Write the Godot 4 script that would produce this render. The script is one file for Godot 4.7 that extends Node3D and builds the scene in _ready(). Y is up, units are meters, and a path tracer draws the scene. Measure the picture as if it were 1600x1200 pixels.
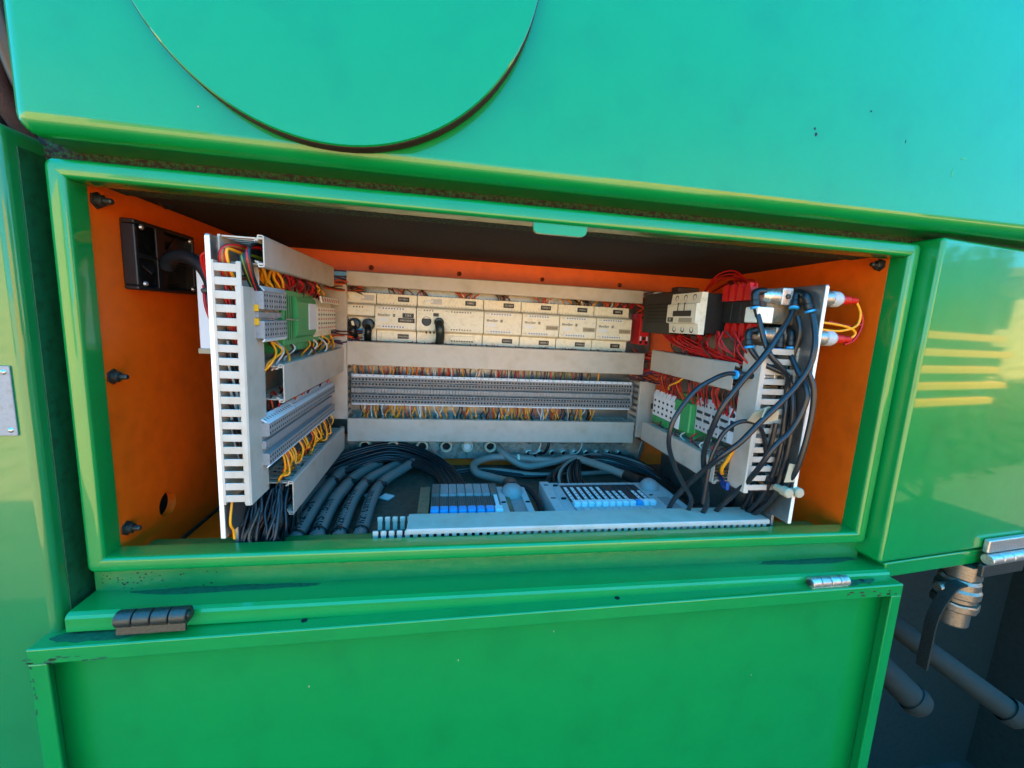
extends Node3D
# A control cabinet in the side of a green machine, its hatch folded down.
# x right, y up, z towards the camera; the front face of the hatch rim is z = 0.

var M := {}
var rng := RandomNumberGenerator.new()
var taken := {}
var cache := {}

func _ready() -> void:
	rng.seed = 7
	setup_view()
	make_materials()
	build_ground()
	build_machine_body()
	build_cabinet()
	build_hatch_door()
	build_side_door()
	build_ball_valve()
	build_plates()
	build_ducts()
	build_modules()
	build_back_terminals()
	build_left_devices()
	build_right_devices()
	build_glands()
	build_valve_islands()
	build_fittings()
	build_tubes()
	build_cables()
	build_wiring()
	build_fan()
	build_yard()

func setup_view() -> void:
	var cam := Camera3D.new()
	cam.name = "camera"
	cam.fov = 85.45
	cam.near = 0.02
	cam.far = 400.0
	cam.position = Vector3(0.4546, 0.3509, 0.5770)
	cam.rotation_degrees = Vector3(-8.62, -9.393, 3.055)
	add_child(cam)
	cam.current = true
	var sm := ProceduralSkyMaterial.new()
	sm.sky_top_color = Color(0.13, 0.52, 0.77)
	sm.sky_horizon_color = Color(0.4, 0.73, 0.83)
	sm.sky_curve = 0.12
	sm.sky_energy_multiplier = 0.94
	sm.ground_bottom_color = Color(0.35, 0.32, 0.26)
	sm.ground_horizon_color = Color(0.62, 0.62, 0.58)
	var sky := Sky.new()
	sky.sky_material = sm
	var env := Environment.new()
	env.background_mode = Environment.BG_SKY
	env.sky = sky
	env.tonemap_mode = Environment.TONE_MAPPER_LINEAR
	env.tonemap_exposure = EXPOSURE
	env.sdfgi_enabled = true
	env.ssao_enabled = true
	env.ssil_enabled = true
	var we := WorldEnvironment.new()
	we.name = "world"
	we.environment = env
	add_child(we)
	var sun := DirectionalLight3D.new()
	sun.name = "sun"
	sun.light_color = Color(1.0, 0.9, 0.72)
	sun.light_energy = 1.6
	sun.light_angular_distance = 0.5
	sun.shadow_enabled = true
	add_child(sun)
	sun.look_at_from_position(TO_SUN, Vector3.ZERO, Vector3.FORWARD)

const EXPOSURE := 8.2
const TO_SUN := Vector3(-0.40, 0.76, -0.44)

# ---------------------------------------------------------------- materials
func noise_tex(freq: float, ramp: Array, seed_n: int, octaves := 4, normal := false, bump := 4.0, size := 256, kind := FastNoiseLite.TYPE_SIMPLEX_SMOOTH) -> NoiseTexture2D:
	var n := FastNoiseLite.new()
	n.noise_type = kind
	n.seed = seed_n
	n.frequency = freq
	n.fractal_octaves = octaves
	var t := NoiseTexture2D.new()
	t.width = size
	t.height = size
	t.seamless = true
	t.noise = n
	if normal:
		t.as_normal_map = true
		t.bump_strength = bump
	else:
		var g := Gradient.new()
		var offs := PackedFloat32Array()
		var cols := PackedColorArray()
		for r in ramp:
			offs.append(r[0])
			cols.append(r[1])
		g.offsets = offs
		g.colors = cols
		t.color_ramp = g
	return t

func mat(key: String, c: Color, rough := 0.5, metal := 0.0, tex: Texture2D = null, tscale := 3.0, nrm: Texture2D = null, nstr := 0.3) -> StandardMaterial3D:
	var m := StandardMaterial3D.new()
	m.albedo_color = c
	m.roughness = rough
	m.metallic = metal
	if tex or nrm:
		m.uv1_triplanar = true
		m.uv1_world_triplanar = true
		m.uv1_scale = Vector3.ONE * tscale
	if tex:
		m.albedo_texture = tex
	if nrm:
		m.normal_enabled = true
		m.normal_texture = nrm
		m.normal_scale = nstr
	M[key] = m
	return m

func make_materials() -> void:
	var g := func(v: float) -> Color: return Color(v, v, v)
	var wear := noise_tex(0.012, [[0.0, g.call(0.93)], [0.4, g.call(0.985)], [0.7, g.call(1.0)], [1.0, g.call(0.965)]], 3, 5, false, 1.0, 512)
	var dirt := noise_tex(0.02, [[0.0, Color(0.72, 0.66, 0.56)], [0.4, Color(0.93, 0.91, 0.87)], [0.7, Color(1, 1, 1)], [1.0, Color(0.88, 0.85, 0.8)]], 9, 5, false, 1.0, 512)
	var faint := noise_tex(0.02, [[0.0, Color(0.9, 0.88, 0.84)], [0.35, Color(0.97, 0.965, 0.95)], [0.6, Color(1, 1, 1)], [1.0, Color(0.95, 0.94, 0.92)]], 9, 5, false, 1.0, 512)
	var wave := noise_tex(0.006, [], 21, 5, true, 2.0, 512)
	var grain := noise_tex(0.09, [], 5, 3, true, 3.0, 256)
	for k in [["paint", Color(0.0, 0.53, 0.22)], ["paint_pale", Color(0.08, 0.48, 0.24)]]:
		var p := mat(k[0], k[1], 0.32, 0.0, wear, 1.3, wave, 0.3)
		p.metallic_specular = 0.45
		p.clearcoat_enabled = true
		p.clearcoat = 0.9
		p.clearcoat_roughness = 0.04
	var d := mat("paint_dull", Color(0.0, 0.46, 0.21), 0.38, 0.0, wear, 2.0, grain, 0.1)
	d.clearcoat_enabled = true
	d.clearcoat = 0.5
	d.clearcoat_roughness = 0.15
	var moss := noise_tex(0.045, [[0.0, Color(0.05, 0.045, 0.035)], [0.4, Color(0.13, 0.115, 0.09)], [0.5, Color(0.2, 0.19, 0.14)], [0.56, Color(0.05, 0.36, 0.17)], [0.62, Color(0.02, 0.45, 0.2)], [0.67, Color(0.1, 0.09, 0.07)], [1.0, Color(0.45, 0.43, 0.36)]], 31, 5, false, 1.0, 512)
	mat("moss", Color.WHITE, 0.85, 0.0, moss, 6.0, grain, 0.8)
	var chip := noise_tex(0.03, [[0.0, Color(0.1, 0.13, 0.11)], [0.47, Color(0.13, 0.17, 0.14)], [0.52, Color(0.06, 0.3, 0.18)], [0.6, Color(0.0, 0.5, 0.24)], [0.75, Color(0.0, 0.5, 0.25)], [0.8, Color(0.1, 0.11, 0.09)], [1.0, Color(0.22, 0.2, 0.17)]], 41, 5, false, 1.0, 512)
	mat("grime_paint", Color.WHITE, 0.55, 0.0, chip, 4.0, grain, 0.5)
	mat("rust", Color(0.22, 0.11, 0.06), 0.8, 0.0, dirt, 20.0, grain, 0.6)
	mat("orange", Color(0.93, 0.385, 0.022), 0.42, 0.0, faint, 1.3, grain, 0.06)
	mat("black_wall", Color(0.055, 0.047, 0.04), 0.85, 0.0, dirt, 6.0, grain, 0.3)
	mat("dark", Color(0.085, 0.125, 0.105), 0.7, 0.0, dirt, 5.0)
	mat("floor_plate", Color(0.36, 0.33, 0.29), 0.55, 0.1, dirt, 5.0, grain, 0.15)
	mat("zinc", Color(0.74, 0.73, 0.70), 0.38, 0.75, dirt, 6.0, grain, 0.12)
	mat("alu", Color(0.58, 0.57, 0.55), 0.33, 0.8, faint, 4.0, grain, 0.06)
	mat("lit_edge", Color(0.93, 0.91, 0.85), 0.4, 0.15)
	mat("steel", Color(0.82, 0.81, 0.79), 0.38, 0.85, dirt, 25.0, grain, 0.25)
	mat("dark_steel", Color(0.29, 0.31, 0.295), 0.42, 0.7, dirt, 25.0, grain, 0.4)
	mat("brass", Color(0.6, 0.57, 0.52), 0.35, 0.8, dirt, 25.0, grain, 0.3)
	mat("pvc", Color(0.75, 0.705, 0.64), 0.36, 0.0, faint, 1.6)
	mat("cream", Color(0.94, 0.905, 0.80), 0.42, 0.0, faint, 7.0)
	mat("grey_plastic", Color(0.58, 0.58, 0.575), 0.42, 0.0, faint, 9.0)
	mat("pale_grey", Color(0.74, 0.74, 0.73), 0.42, 0.0, faint, 9.0)
	mat("white", Color(0.9, 0.9, 0.89), 0.45)
	mat("hole", Color(0.035, 0.035, 0.035), 0.7)
	mat("ink", Color(0.1, 0.1, 0.12), 0.7)
	mat("faint_ink", Color(0.5, 0.47, 0.42), 0.7)
	mat("tag_black", Color(0.12, 0.1, 0.09), 0.45)
	mat("tag_text", Color(0.85, 0.8, 0.68), 0.5)
	mat("black_plastic", Color(0.1, 0.1, 0.1), 0.35)
	mat("black_box", Color(0.11, 0.105, 0.09), 0.5, 0.0, dirt, 9.0)
	mat("rubber", Color(0.115, 0.12, 0.13), 0.36)
	mat("hose_black", Color(0.13, 0.135, 0.145), 0.28)
	mat("cable_grey", Color(0.55, 0.535, 0.5), 0.45, 0.0, faint, 14.0)
	mat("conduit", Color(0.46, 0.455, 0.435), 0.4, 0.0, faint, 12.0)
	mat("term_green", Color(0.22, 0.6, 0.33), 0.42)
	mat("red", Color(0.78, 0.1, 0.07), 0.4)
	mat("red_relay", Color(0.8, 0.13, 0.16), 0.4)
	mat("blue", Color(0.16, 0.62, 0.84), 0.35)
	mat("yellow", Color(0.9, 0.66, 0.05), 0.4)
	mat("tan", Color(0.5, 0.43, 0.33), 0.5, 0.0, dirt, 9.0)
	mat("isle_grey", Color(0.42, 0.41, 0.39), 0.45, 0.0, dirt, 12.0)
	mat("dark_label", Color(0.17, 0.18, 0.2), 0.5)
	mat("olive", Color(0.2, 0.36, 0.12), 0.6)
	mat("tape", Color(0.68, 0.62, 0.5), 0.6)
	mat("w_red", Color(0.72, 0.07, 0.06), 0.4)
	mat("w_yellow", Color(0.95, 0.62, 0.06), 0.4)
	mat("w_orange", Color(0.78, 0.3, 0.1), 0.4)
	mat("w_brown", Color(0.34, 0.15, 0.1), 0.4)
	mat("w_violet", Color(0.3, 0.2, 0.36), 0.4)
	mat("w_black", Color(0.09, 0.09, 0.1), 0.4)
	mat("w_white", Color(0.82, 0.8, 0.76), 0.4)
	mat("w_green", Color(0.42, 0.5, 0.1), 0.4)
	mat("w_blue", Color(0.06, 0.28, 0.6), 0.4)
	var gl := mat("clear_plastic", Color(0.75, 0.72, 0.66, 0.3), 0.08)
	gl.transparency = BaseMaterial3D.TRANSPARENCY_ALPHA
	mat("yard", Color(0.72, 0.61, 0.44), 0.9, 0.0, dirt, 0.3)
	mat("machine_yellow", Color(0.9, 0.62, 0.1), 0.5)
	mat("pad_dark", Color(0.25, 0.245, 0.24), 0.85, 0.0, dirt, 0.8)
	mat("screw_orange", Color(0.5, 0.2, 0.06), 0.35, 0.3)
	mat("bay", Color(0.095, 0.14, 0.115), 0.8, 0.0, dirt, 4.0)
	mat("side_shade", Color(0.0, 0.33, 0.18), 0.6, 0.0, dirt, 6.0)
	mat("soot", Color(0.02, 0.36, 0.22), 0.75, 0.0, dirt, 9.0)
	mat("hall_wall", Color(0.82, 0.72, 0.5), 0.8, 0.0, dirt, 0.4)
	mat("far_glass", Color(0.1, 0.12, 0.13), 0.15)
	mat("foliage", Color(0.05, 0.13, 0.045), 0.9)

# ---------------------------------------------------------------- nodes
func numbered(parent: Node, called: String) -> String:
	var key := str(parent.get_instance_id()) + called
	var n: int = taken.get(key, 0)
	taken[key] = n + 1
	return called if n == 0 else "%s_%03d" % [called, n]

func tag(o: Node, label: String, category := "", group := "", kind := "") -> Node:
	if label: o.set_meta("label", label)
	if category: o.set_meta("category", category)
	if group: o.set_meta("group", group)
	if kind: o.set_meta("kind", kind)
	return o

func thing(called: String, label: String, category: String, at := Vector3.ZERO, group := "") -> Node3D:
	var o := Node3D.new()
	o.name = numbered(self, called)
	add_child(o, true)
	o.position = at
	tag(o, label, category, group)
	return o

func part(called: String, mesh: Mesh, m, parent: Node, at := Vector3.ZERO, basis := Basis.IDENTITY) -> MeshInstance3D:
	var o := MeshInstance3D.new()
	o.name = numbered(parent, called)
	o.mesh = mesh
	o.material_override = M[m] if m is String else m
	o.transform = Transform3D(basis, at)
	parent.add_child(o, true)
	return o

# ---------------------------------------------------------------- shapes
func tri(st: SurfaceTool, a: Vector3, b: Vector3, c: Vector3, na: Vector3, nb: Vector3, nc: Vector3) -> void:
	var cr := (b - a).cross(c - a)
	if cr.length_squared() < 1e-18: return
	if cr.dot(na + nb + nc) > 0.0:
		st.set_normal(na); st.add_vertex(a); st.set_normal(nc); st.add_vertex(c); st.set_normal(nb); st.add_vertex(b)
	else:
		st.set_normal(na); st.add_vertex(a); st.set_normal(nb); st.add_vertex(b); st.set_normal(nc); st.add_vertex(c)

func start() -> SurfaceTool:
	var st := SurfaceTool.new()
	st.begin(Mesh.PRIMITIVE_TRIANGLES)
	return st

# a box with rounded edges: s is its full size, r the radius, n the steps of each half corner
func add_rbox(st: SurfaceTool, at: Vector3, s: Vector3, r := 0.001, n := 1, basis := Basis.IDENTITY) -> void:
	var h := s * 0.5
	r = min(r, min(h.x, min(h.y, h.z)) * 0.98)
	for ax in 3:
		var ua := (ax + 1) % 3
		var va := (ax + 2) % 3
		for sg in [-1.0, 1.0]:
			var grids := []
			for w in [ua, va]:
				var l := []
				for i in n: l.append([-(h[w] - r), -tan(PI / 4 * (1.0 - float(i) / n))])
				l.append([-(h[w] - r), 0.0])
				l.append([h[w] - r, 0.0])
				for i in n: l.append([h[w] - r, tan(PI / 4 * (float(i + 1) / n))])
				grids.append(l)
			var P := []
			var N := []
			for u in grids[0]:
				var rp := []
				var rn := []
				for v in grids[1]:
					var o := Vector3.ZERO
					o[ax] = sg; o[ua] = u[1]; o[va] = v[1]
					o = o.normalized()
					var base := Vector3.ZERO
					base[ax] = sg * (h[ax] - r); base[ua] = u[0]; base[va] = v[0]
					rp.append(at + basis * (base + o * r))
					rn.append(basis * o)
				P.append(rp); N.append(rn)
			for i in P.size() - 1:
				for j in P[0].size() - 1:
					tri(st, P[i][j], P[i + 1][j], P[i + 1][j + 1], N[i][j], N[i + 1][j], N[i + 1][j + 1])
					tri(st, P[i][j], P[i + 1][j + 1], P[i][j + 1], N[i][j], N[i + 1][j + 1], N[i][j + 1])

func rbox(s: Vector3, r := 0.001, n := 1) -> Mesh:
	var key := "rb%.4f %.4f %.4f %.4f %d" % [s.x, s.y, s.z, r, n]
	if not cache.has(key):
		var st := start()
		add_rbox(st, Vector3.ZERO, s, r, n)
		cache[key] = st.commit()
	return cache[key]

# a box given by two corners
func bar(called: String, a: Vector3, b: Vector3, m, parent: Node, r := 0.001, n := 1) -> MeshInstance3D:
	return part(called, rbox((b - a).abs(), r, n), m, parent, (a + b) * 0.5)

# a profile of [radius, height] turned about y
func lathe(prof: Array, seg := 16, smooth := false) -> Mesh:
	var key := "la" + str(prof) + str(seg) + str(smooth)
	if cache.has(key): return cache[key]
	var st := start()
	for i in prof.size() - 1:
		var p0 := Vector2(prof[i][0], prof[i][1])
		var p1 := Vector2(prof[i + 1][0], prof[i + 1][1])
		var t := p1 - p0
		if t.length() < 1e-7: continue
		var nr := Vector2(t.y, -t.x).normalized()
		var n0 := nr
		var n1 := nr
		if smooth:
			if i > 0:
				var tp := p0 - Vector2(prof[i - 1][0], prof[i - 1][1])
				n0 = (nr + Vector2(tp.y, -tp.x).normalized()).normalized()
			if i < prof.size() - 2:
				var tn := Vector2(prof[i + 2][0], prof[i + 2][1]) - p1
				n1 = (nr + Vector2(tn.y, -tn.x).normalized()).normalized()
		for k in seg:
			var a := TAU * k / seg
			var b := TAU * (k + 1) / seg
			var ca := Vector3(cos(a), 0, sin(a))
			var cb := Vector3(cos(b), 0, sin(b))
			var up := Vector3.UP
			var q := [ca * p0.x + up * p0.y, cb * p0.x + up * p0.y, cb * p1.x + up * p1.y, ca * p1.x + up * p1.y]
			var nn := [ca * n0.x + up * n0.y, cb * n0.x + up * n0.y, cb * n1.x + up * n1.y, ca * n1.x + up * n1.y]
			tri(st, q[0], q[1], q[2], nn[0], nn[1], nn[2])
			tri(st, q[0], q[2], q[3], nn[0], nn[2], nn[3])
	cache[key] = st.commit()
	return cache[key]

func smooth_path(pts: Array, per := 5) -> Array:
	var out := []
	for i in pts.size() - 1:
		var p0: Vector3 = pts[max(i - 1, 0)]
		var p1: Vector3 = pts[i]
		var p2: Vector3 = pts[i + 1]
		var p3: Vector3 = pts[min(i + 2, pts.size() - 1)]
		for k in per:
			out.append(p1.cubic_interpolate(p2, p0, p3, float(k) / per))
	out.append(pts[-1])
	return out

func add_tube(st: SurfaceTool, pts: Array, r: float, sides := 8, per := 5, hollow := false) -> void:
	var path := smooth_path(pts, per) if per > 1 else pts
	var n := Vector3.UP
	var rings := []
	var norms := []
	for i in path.size():
		var t: Vector3 = (path[min(i + 1, path.size() - 1)] - path[max(i - 1, 0)]).normalized()
		if i == 0:
			n = t.cross(Vector3.RIGHT if abs(t.x) < 0.8 else Vector3.UP).normalized()
		n = (n - t * n.dot(t)).normalized()
		var b := t.cross(n)
		var ring := []
		var nr := []
		for k in sides:
			var a := TAU * k / sides
			var d := n * cos(a) + b * sin(a)
			ring.append(path[i] + d * r)
			nr.append(d)
		rings.append(ring); norms.append(nr)
	for i in rings.size() - 1:
		for k in sides:
			var l := (k + 1) % sides
			tri(st, rings[i][k], rings[i][l], rings[i + 1][l], norms[i][k], norms[i][l], norms[i + 1][l])
			tri(st, rings[i][k], rings[i + 1][l], rings[i + 1][k], norms[i][k], norms[i + 1][l], norms[i + 1][k])
	for e in [0, rings.size() - 1]:
		var dir: Vector3 = (path[0] - path[1]).normalized() if e == 0 else (path[-1] - path[-2]).normalized()
		if hollow: continue
		for k in sides:
			tri(st, path[e], rings[e][k], rings[e][(k + 1) % sides], dir, dir, dir)

func tube(pts: Array, r: float, sides := 8, per := 5, hollow := false) -> Mesh:
	var st := start()
	add_tube(st, pts, r, sides, per, hollow)
	return st.commit()

# a flat outline in x, y given depth in z from z0 to z1
func add_prism(st: SurfaceTool, poly: Array, z0: float, z1: float, xf := Transform3D.IDENTITY) -> void:
	var pv := PackedVector2Array()
	for p in poly: pv.append(p if p is Vector2 else Vector2(p[0], p[1]))
	if Geometry2D.is_polygon_clockwise(pv): pv.reverse()
	var idx := Geometry2D.triangulate_polygon(pv)
	var f := xf.basis * Vector3(0, 0, 1)
	for k in range(0, idx.size(), 3):
		for s in [[z0, -1.0], [z1, 1.0]]:
			var v := []
			for e in 3: v.append(xf * Vector3(pv[idx[k + e]].x, pv[idx[k + e]].y, s[0]))
			tri(st, v[0], v[1], v[2], f * s[1], f * s[1], f * s[1])
	for i in pv.size():
		var a := pv[i]
		var b := pv[(i + 1) % pv.size()]
		var n := xf.basis * Vector3(b.y - a.y, a.x - b.x, 0).normalized()
		var q := [xf * Vector3(a.x, a.y, z0), xf * Vector3(b.x, b.y, z0), xf * Vector3(b.x, b.y, z1), xf * Vector3(a.x, a.y, z1)]
		tri(st, q[0], q[1], q[2], n, n, n)
		tri(st, q[0], q[2], q[3], n, n, n)

func prism(poly: Array, z0: float, z1: float) -> Mesh:
	var st := start()
	add_prism(st, poly, z0, z1)
	return st.commit()

# a bent sheet: an open line in (y, z) thickened by w, drawn along x from 0 to l
func add_sheet(st: SurfaceTool, line: Array, w: float, l: float) -> void:
	var left := []
	var right := []
	for i in line.size():
		var a: Vector2 = line[max(i - 1, 0)]
		var b: Vector2 = line[min(i + 1, line.size() - 1)]
		var p: Vector2 = line[i]
		var d0 := (p - a).normalized() if i > 0 else (b - p).normalized()
		var d1 := (b - p).normalized() if i < line.size() - 1 else d0
		var n := (Vector2(-d0.y, d0.x) + Vector2(-d1.y, d1.x)).normalized()
		var k: float = w * 0.5 / max(0.5, n.dot(Vector2(-d0.y, d0.x)))
		left.append(p + n * k)
		right.append(p - n * k)
	right.reverse()
	# x of the outline is y, y of the outline is z, depth runs along x
	add_prism(st, left + right, 0.0, l, Transform3D(Basis(Vector3(0, 1, 0), Vector3(0, 0, 1), Vector3(1, 0, 0)), Vector3.ZERO))

func sheet(line: Array, w: float, l: float) -> Mesh:
	var st := start()
	add_sheet(st, line, w, l)
	return st.commit()

func text(called: String, s: String, size: float, m, parent: Node, at: Vector3, basis := Basis.IDENTITY, bold := false, serif := false) -> MeshInstance3D:
	var t := TextMesh.new()
	var f := SystemFont.new()
	f.font_names = PackedStringArray(["Droid Serif" if serif else "Droid Sans"])
	if bold: f.font_weight = 700
	t.font = f
	t.text = s
	t.font_size = 32
	t.pixel_size = size / 32.0
	t.depth = 0.0003
	t.curve_step = 4.0
	return part(called, t, m, parent, at, basis)

# turns local x, y, z into the given world directions
func axes(x: Vector3, y: Vector3, z: Vector3) -> Basis:
	return Basis(x, y, z)

# ---------------------------------------------------------------- the setting and the machine
func build_ground() -> void:
	var pm := PlaneMesh.new()
	pm.size = Vector2(300, 300)
	var o := part("ground", pm, "yard", self, Vector3(0, -1.25, 0))
	tag(o, "", "", "", "structure")
	var pad := PlaneMesh.new()
	pad.size = Vector2(60, 13)
	var q := part("added_pad", pad, "pad_dark", self, Vector3(0, -1.244, -3.4))  # dark pad added so that undersides and reflections stay dark
	tag(q, "", "", "", "structure")

func build_machine_body() -> void:
	var o := thing("machine_body", "glossy green machine housing around the open hatch, with a round plate above", "machine body")
	# big bulging panel above the hatch
	part("upper_panel", rbox(Vector3(3.2, 2.1, 0.4), 0.020, 5), "paint", o, Vector3(-0.003 + 1.6, 0.5215 + 1.05, 0.031 - 0.2))
	bar("hull", Vector3(-4.0, 0.7, -2.2), Vector3(4.0, 2.6, -0.38), "dark", o)
	var disc := part("round_cover", lathe([[0, 0.0], [0.2225, 0.0], [0.2235, 0.001], [0.2235, 0.006], [0.222, 0.0075], [0, 0.0078]], 96), "paint", o, Vector3(0.329, 0.758, 0.044), Basis(Vector3.RIGHT, PI / 2))
	part("rusty_rim", lathe([[0.219, -0.011], [0.2234, -0.011], [0.2244, -0.0095], [0.2244, 0.0048], [0.2236, 0.0055], [0.219, 0.0055]], 96), "rust", disc)
	part("spacer", lathe([[0, -0.013], [0.2, -0.013], [0.2, 0.0], [0, 0.0]], 48), "dark", disc)
	part("plug", lathe([[0, 0.0], [0.019, 0.0], [0.019, 0.0012], [0, 0.0014]], 24), "olive", disc, Vector3(0.187, 0.0078, 0.02))  # olive disc standing for the dark inside of a hole
	# dirty strip between the panel and the rim
	bar("weathered_strip", Vector3(-0.024, 0.492, -0.10), Vector3(1.236, 0.545, -0.03), "moss", o, 0.002)
	# the pillar on the left
	var pil := part("corner_pillar", rbox(Vector3(0.6, 1.78, 0.5), 0.010, 4), "paint_pale", o, Vector3(-0.019 - 0.3, 0.533 - 0.89, 0.022 - 0.25))
	part("shaded_side", rbox(Vector3(0.002, 1.70, 0.075), 0.0006), "side_shade", pil, Vector3(0.3006, 0.02, 0.194))  # shade of the gap, put into a dark colour on the side
	var sg := part("rating_plate", rbox(Vector3(0.10, 0.082, 0.002), 0.0008, 1), "grey_plastic", pil, Vector3(0.235, 0.586, 0.2512))
	for yy in [-0.034, 0.034]:
		part("rivet", lathe([[0, 0.002], [0.002, 0.0017], [0.0032, 0.0]], 10, true), "steel", sg, Vector3(0.044, yy, 0.001), Basis(Vector3.RIGHT, PI / 2))
	# recess below the rim, and the sill with its grimy top
	bar("lower_face", Vector3(-0.006, -0.05, -0.10), Vector3(1.212, -0.012, -0.019), "paint_dull", o, 0.002)
	var sill := part("sill", prism([[-0.1, -0.0425], [0.021, -0.0425], [0.026, -0.045], [0.028, -0.0485], [0.028, -0.066], [0.024, -0.069], [-0.1, -0.069]], 0.0, 1.232), "paint", o, Vector3(-0.006, 0, 0), Basis(Vector3(0, 0, 1), Vector3(0, 1, 0), Vector3(1, 0, 0)))
	# soiled patches lying on the sill
	for p in [[0.01, 0.055, 0.26], [0.97, 0.04, 0.22]]:
		var poly := []
		for k in 22:
			var a := TAU * k / 22
			poly.append(Vector2(p[2] * 0.5 + cos(a) * p[2] * 0.5 * rng.randf_range(0.8, 1.0), -0.012 + sin(a) * 0.010 * rng.randf_range(0.5, 1.0)))
		part("grime_patch", prism(poly, 0.0, 0.0004), "soot", sill, Vector3(0.0, -0.0424, p[0] + 0.028), Basis(Vector3(0, 0, 1), Vector3(1, 0, 0), Vector3(0, 1, 0)))
	part("lower_skirt", rbox(Vector3(1.27, 1.1, 0.02), 0.003), "dark", o, Vector3(0.607, -0.625, -0.045))
	# rail under the door on the right, and the dark bay below it
	var rb := Basis(Vector3.UP, 0.113)
	part("door_rail", rbox(Vector3(0.9, 0.030, 0.09), 0.004, 2), "paint", o, Vector3(1.208, 0, 0.022) + rb * Vector3(0.476, -0.0515, -0.051), rb)
	bar("gap_filler", Vector3(-0.40, -0.6, -0.5), Vector3(-0.0005, 0.52, -0.075), "dark", o)  # added block that keeps light from leaking through the gap
	bar("bay_back", Vector3(1.25, -1.25, -0.55), Vector3(2.6, 0.5, -0.5), "bay", o)
	bar("bay_post", Vector3(1.225, -1.25, -0.5), Vector3(1.27, -0.075, -0.02), "bay", o)
	bar("bay_end", Vector3(2.5, -1.25, -0.5), Vector3(2.6, 0.5, 0.0), "bay", o)
	bar("post_between_doors", Vector3(1.212, -0.06, -0.2), Vector3(1.236, 0.52, -0.05), "paint_dull", o, 0.002)
	# hoses in the gap at the upper left
	var h := thing("dark_hose", "dark greasy hoses in the gap left of the upper green panel", "hose")
	for k in 5:
		var x := -0.012 - k * 0.03
		part("hose", tube([Vector3(x, 1.2, -0.06 - 0.02 * (k % 2)), Vector3(x - 0.004, 0.9, -0.05), Vector3(x + 0.006, 0.7, -0.05 - 0.02 * (k % 2)), Vector3(x + 0.012, 0.6, -0.07), Vector3(x + 0.03, 0.54, -0.1), Vector3(x + 0.05, 0.5, -0.16)], 0.013, 10), ["rubber", "dark_steel", "rubber", "rust", "rubber"][k], h)
	bar("bracket", Vector3(-0.6, 0.3, -0.26), Vector3(-0.02, 1.3, -0.2), "dark", h)

# sweep a profile of [inward, z] around a rectangle with rounded corners
func frame_mesh(w: float, hgt: float, prof: Array, rad: float, steps := 6) -> Mesh:
	var path := []
	var cs := [[w - rad, hgt - rad, 0.0], [rad, hgt - rad, PI / 2], [rad, rad, PI], [w - rad, rad, PI * 1.5]]
	for c in cs:
		for k in steps + 1:
			var a: float = c[2] + PI / 2 * k / steps
			path.append([Vector2(c[0], c[1]), Vector2(cos(a), sin(a))])
	var st := start()
	var nrm := []
	for j in prof.size():
		var a := Vector2(prof[max(j - 1, 0)][0], prof[max(j - 1, 0)][1])
		var b := Vector2(prof[min(j + 1, prof.size() - 1)][0], prof[min(j + 1, prof.size() - 1)][1])
		var t := (b - a).normalized()
		nrm.append(Vector2(-t.y, t.x))
	for i in path.size():
		var A: Array = path[i]
		var B: Array = path[(i + 1) % path.size()]
		for j in prof.size() - 1:
			var v := []
			var n := []
			for q in [[A, j], [B, j], [B, j + 1], [A, j + 1]]:
				var d: Vector2 = q[0][1]
				var c: Vector2 = q[0][0]
				var p: Array = prof[q[1]]
				# corners keep a small radius on the inside as well
				var out: Vector2 = c + d * max(rad - p[0], 0.0) if p[0] < rad else c - Vector2(sign(d.x) if abs(d.x) > 0.01 else 0.0, sign(d.y) if abs(d.y) > 0.01 else 0.0) * 0.0
				if p[0] >= rad:
					var e: float = p[0] - rad
					var qx := 1.0 if c.x > w * 0.5 else -1.0
					var qy := 1.0 if c.y > hgt * 0.5 else -1.0
					out = c - Vector2(qx, qy) * e
				v.append(Vector3(out.x, out.y, p[1]))
				n.append(Vector3(-nrm[q[1]].x * -d.x, -nrm[q[1]].x * -d.y, nrm[q[1]].y) if false else Vector3(-nrm[q[1]].x * d.x, -nrm[q[1]].x * d.y, nrm[q[1]].y))
			tri(st, v[0], v[1], v[2], n[0], n[1], n[2])
			tri(st, v[0], v[2], v[3], n[0], n[2], n[3])
	return st.commit()

func bolt(parent: Node, at: Vector3, dir: Vector3) -> void:
	var y := dir.normalized()
	var x := y.cross(Vector3(0.3, 0.1, 1).normalized()).normalized()
	var b := Basis(x, y, x.cross(y))
	var n := part("bolt", lathe([[0, 0.0], [0.0105, 0.0], [0.0105, 0.002], [0.0074, 0.0022], [0.0074, 0.008], [0.006, 0.009], [0, 0.009]], 6), "dark_steel", parent, at, b)
	part("thread", lathe([[0.0038, 0.008], [0.0038, 0.0165], [0.003, 0.018], [0, 0.018]], 12), "dark_steel", n)

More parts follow.
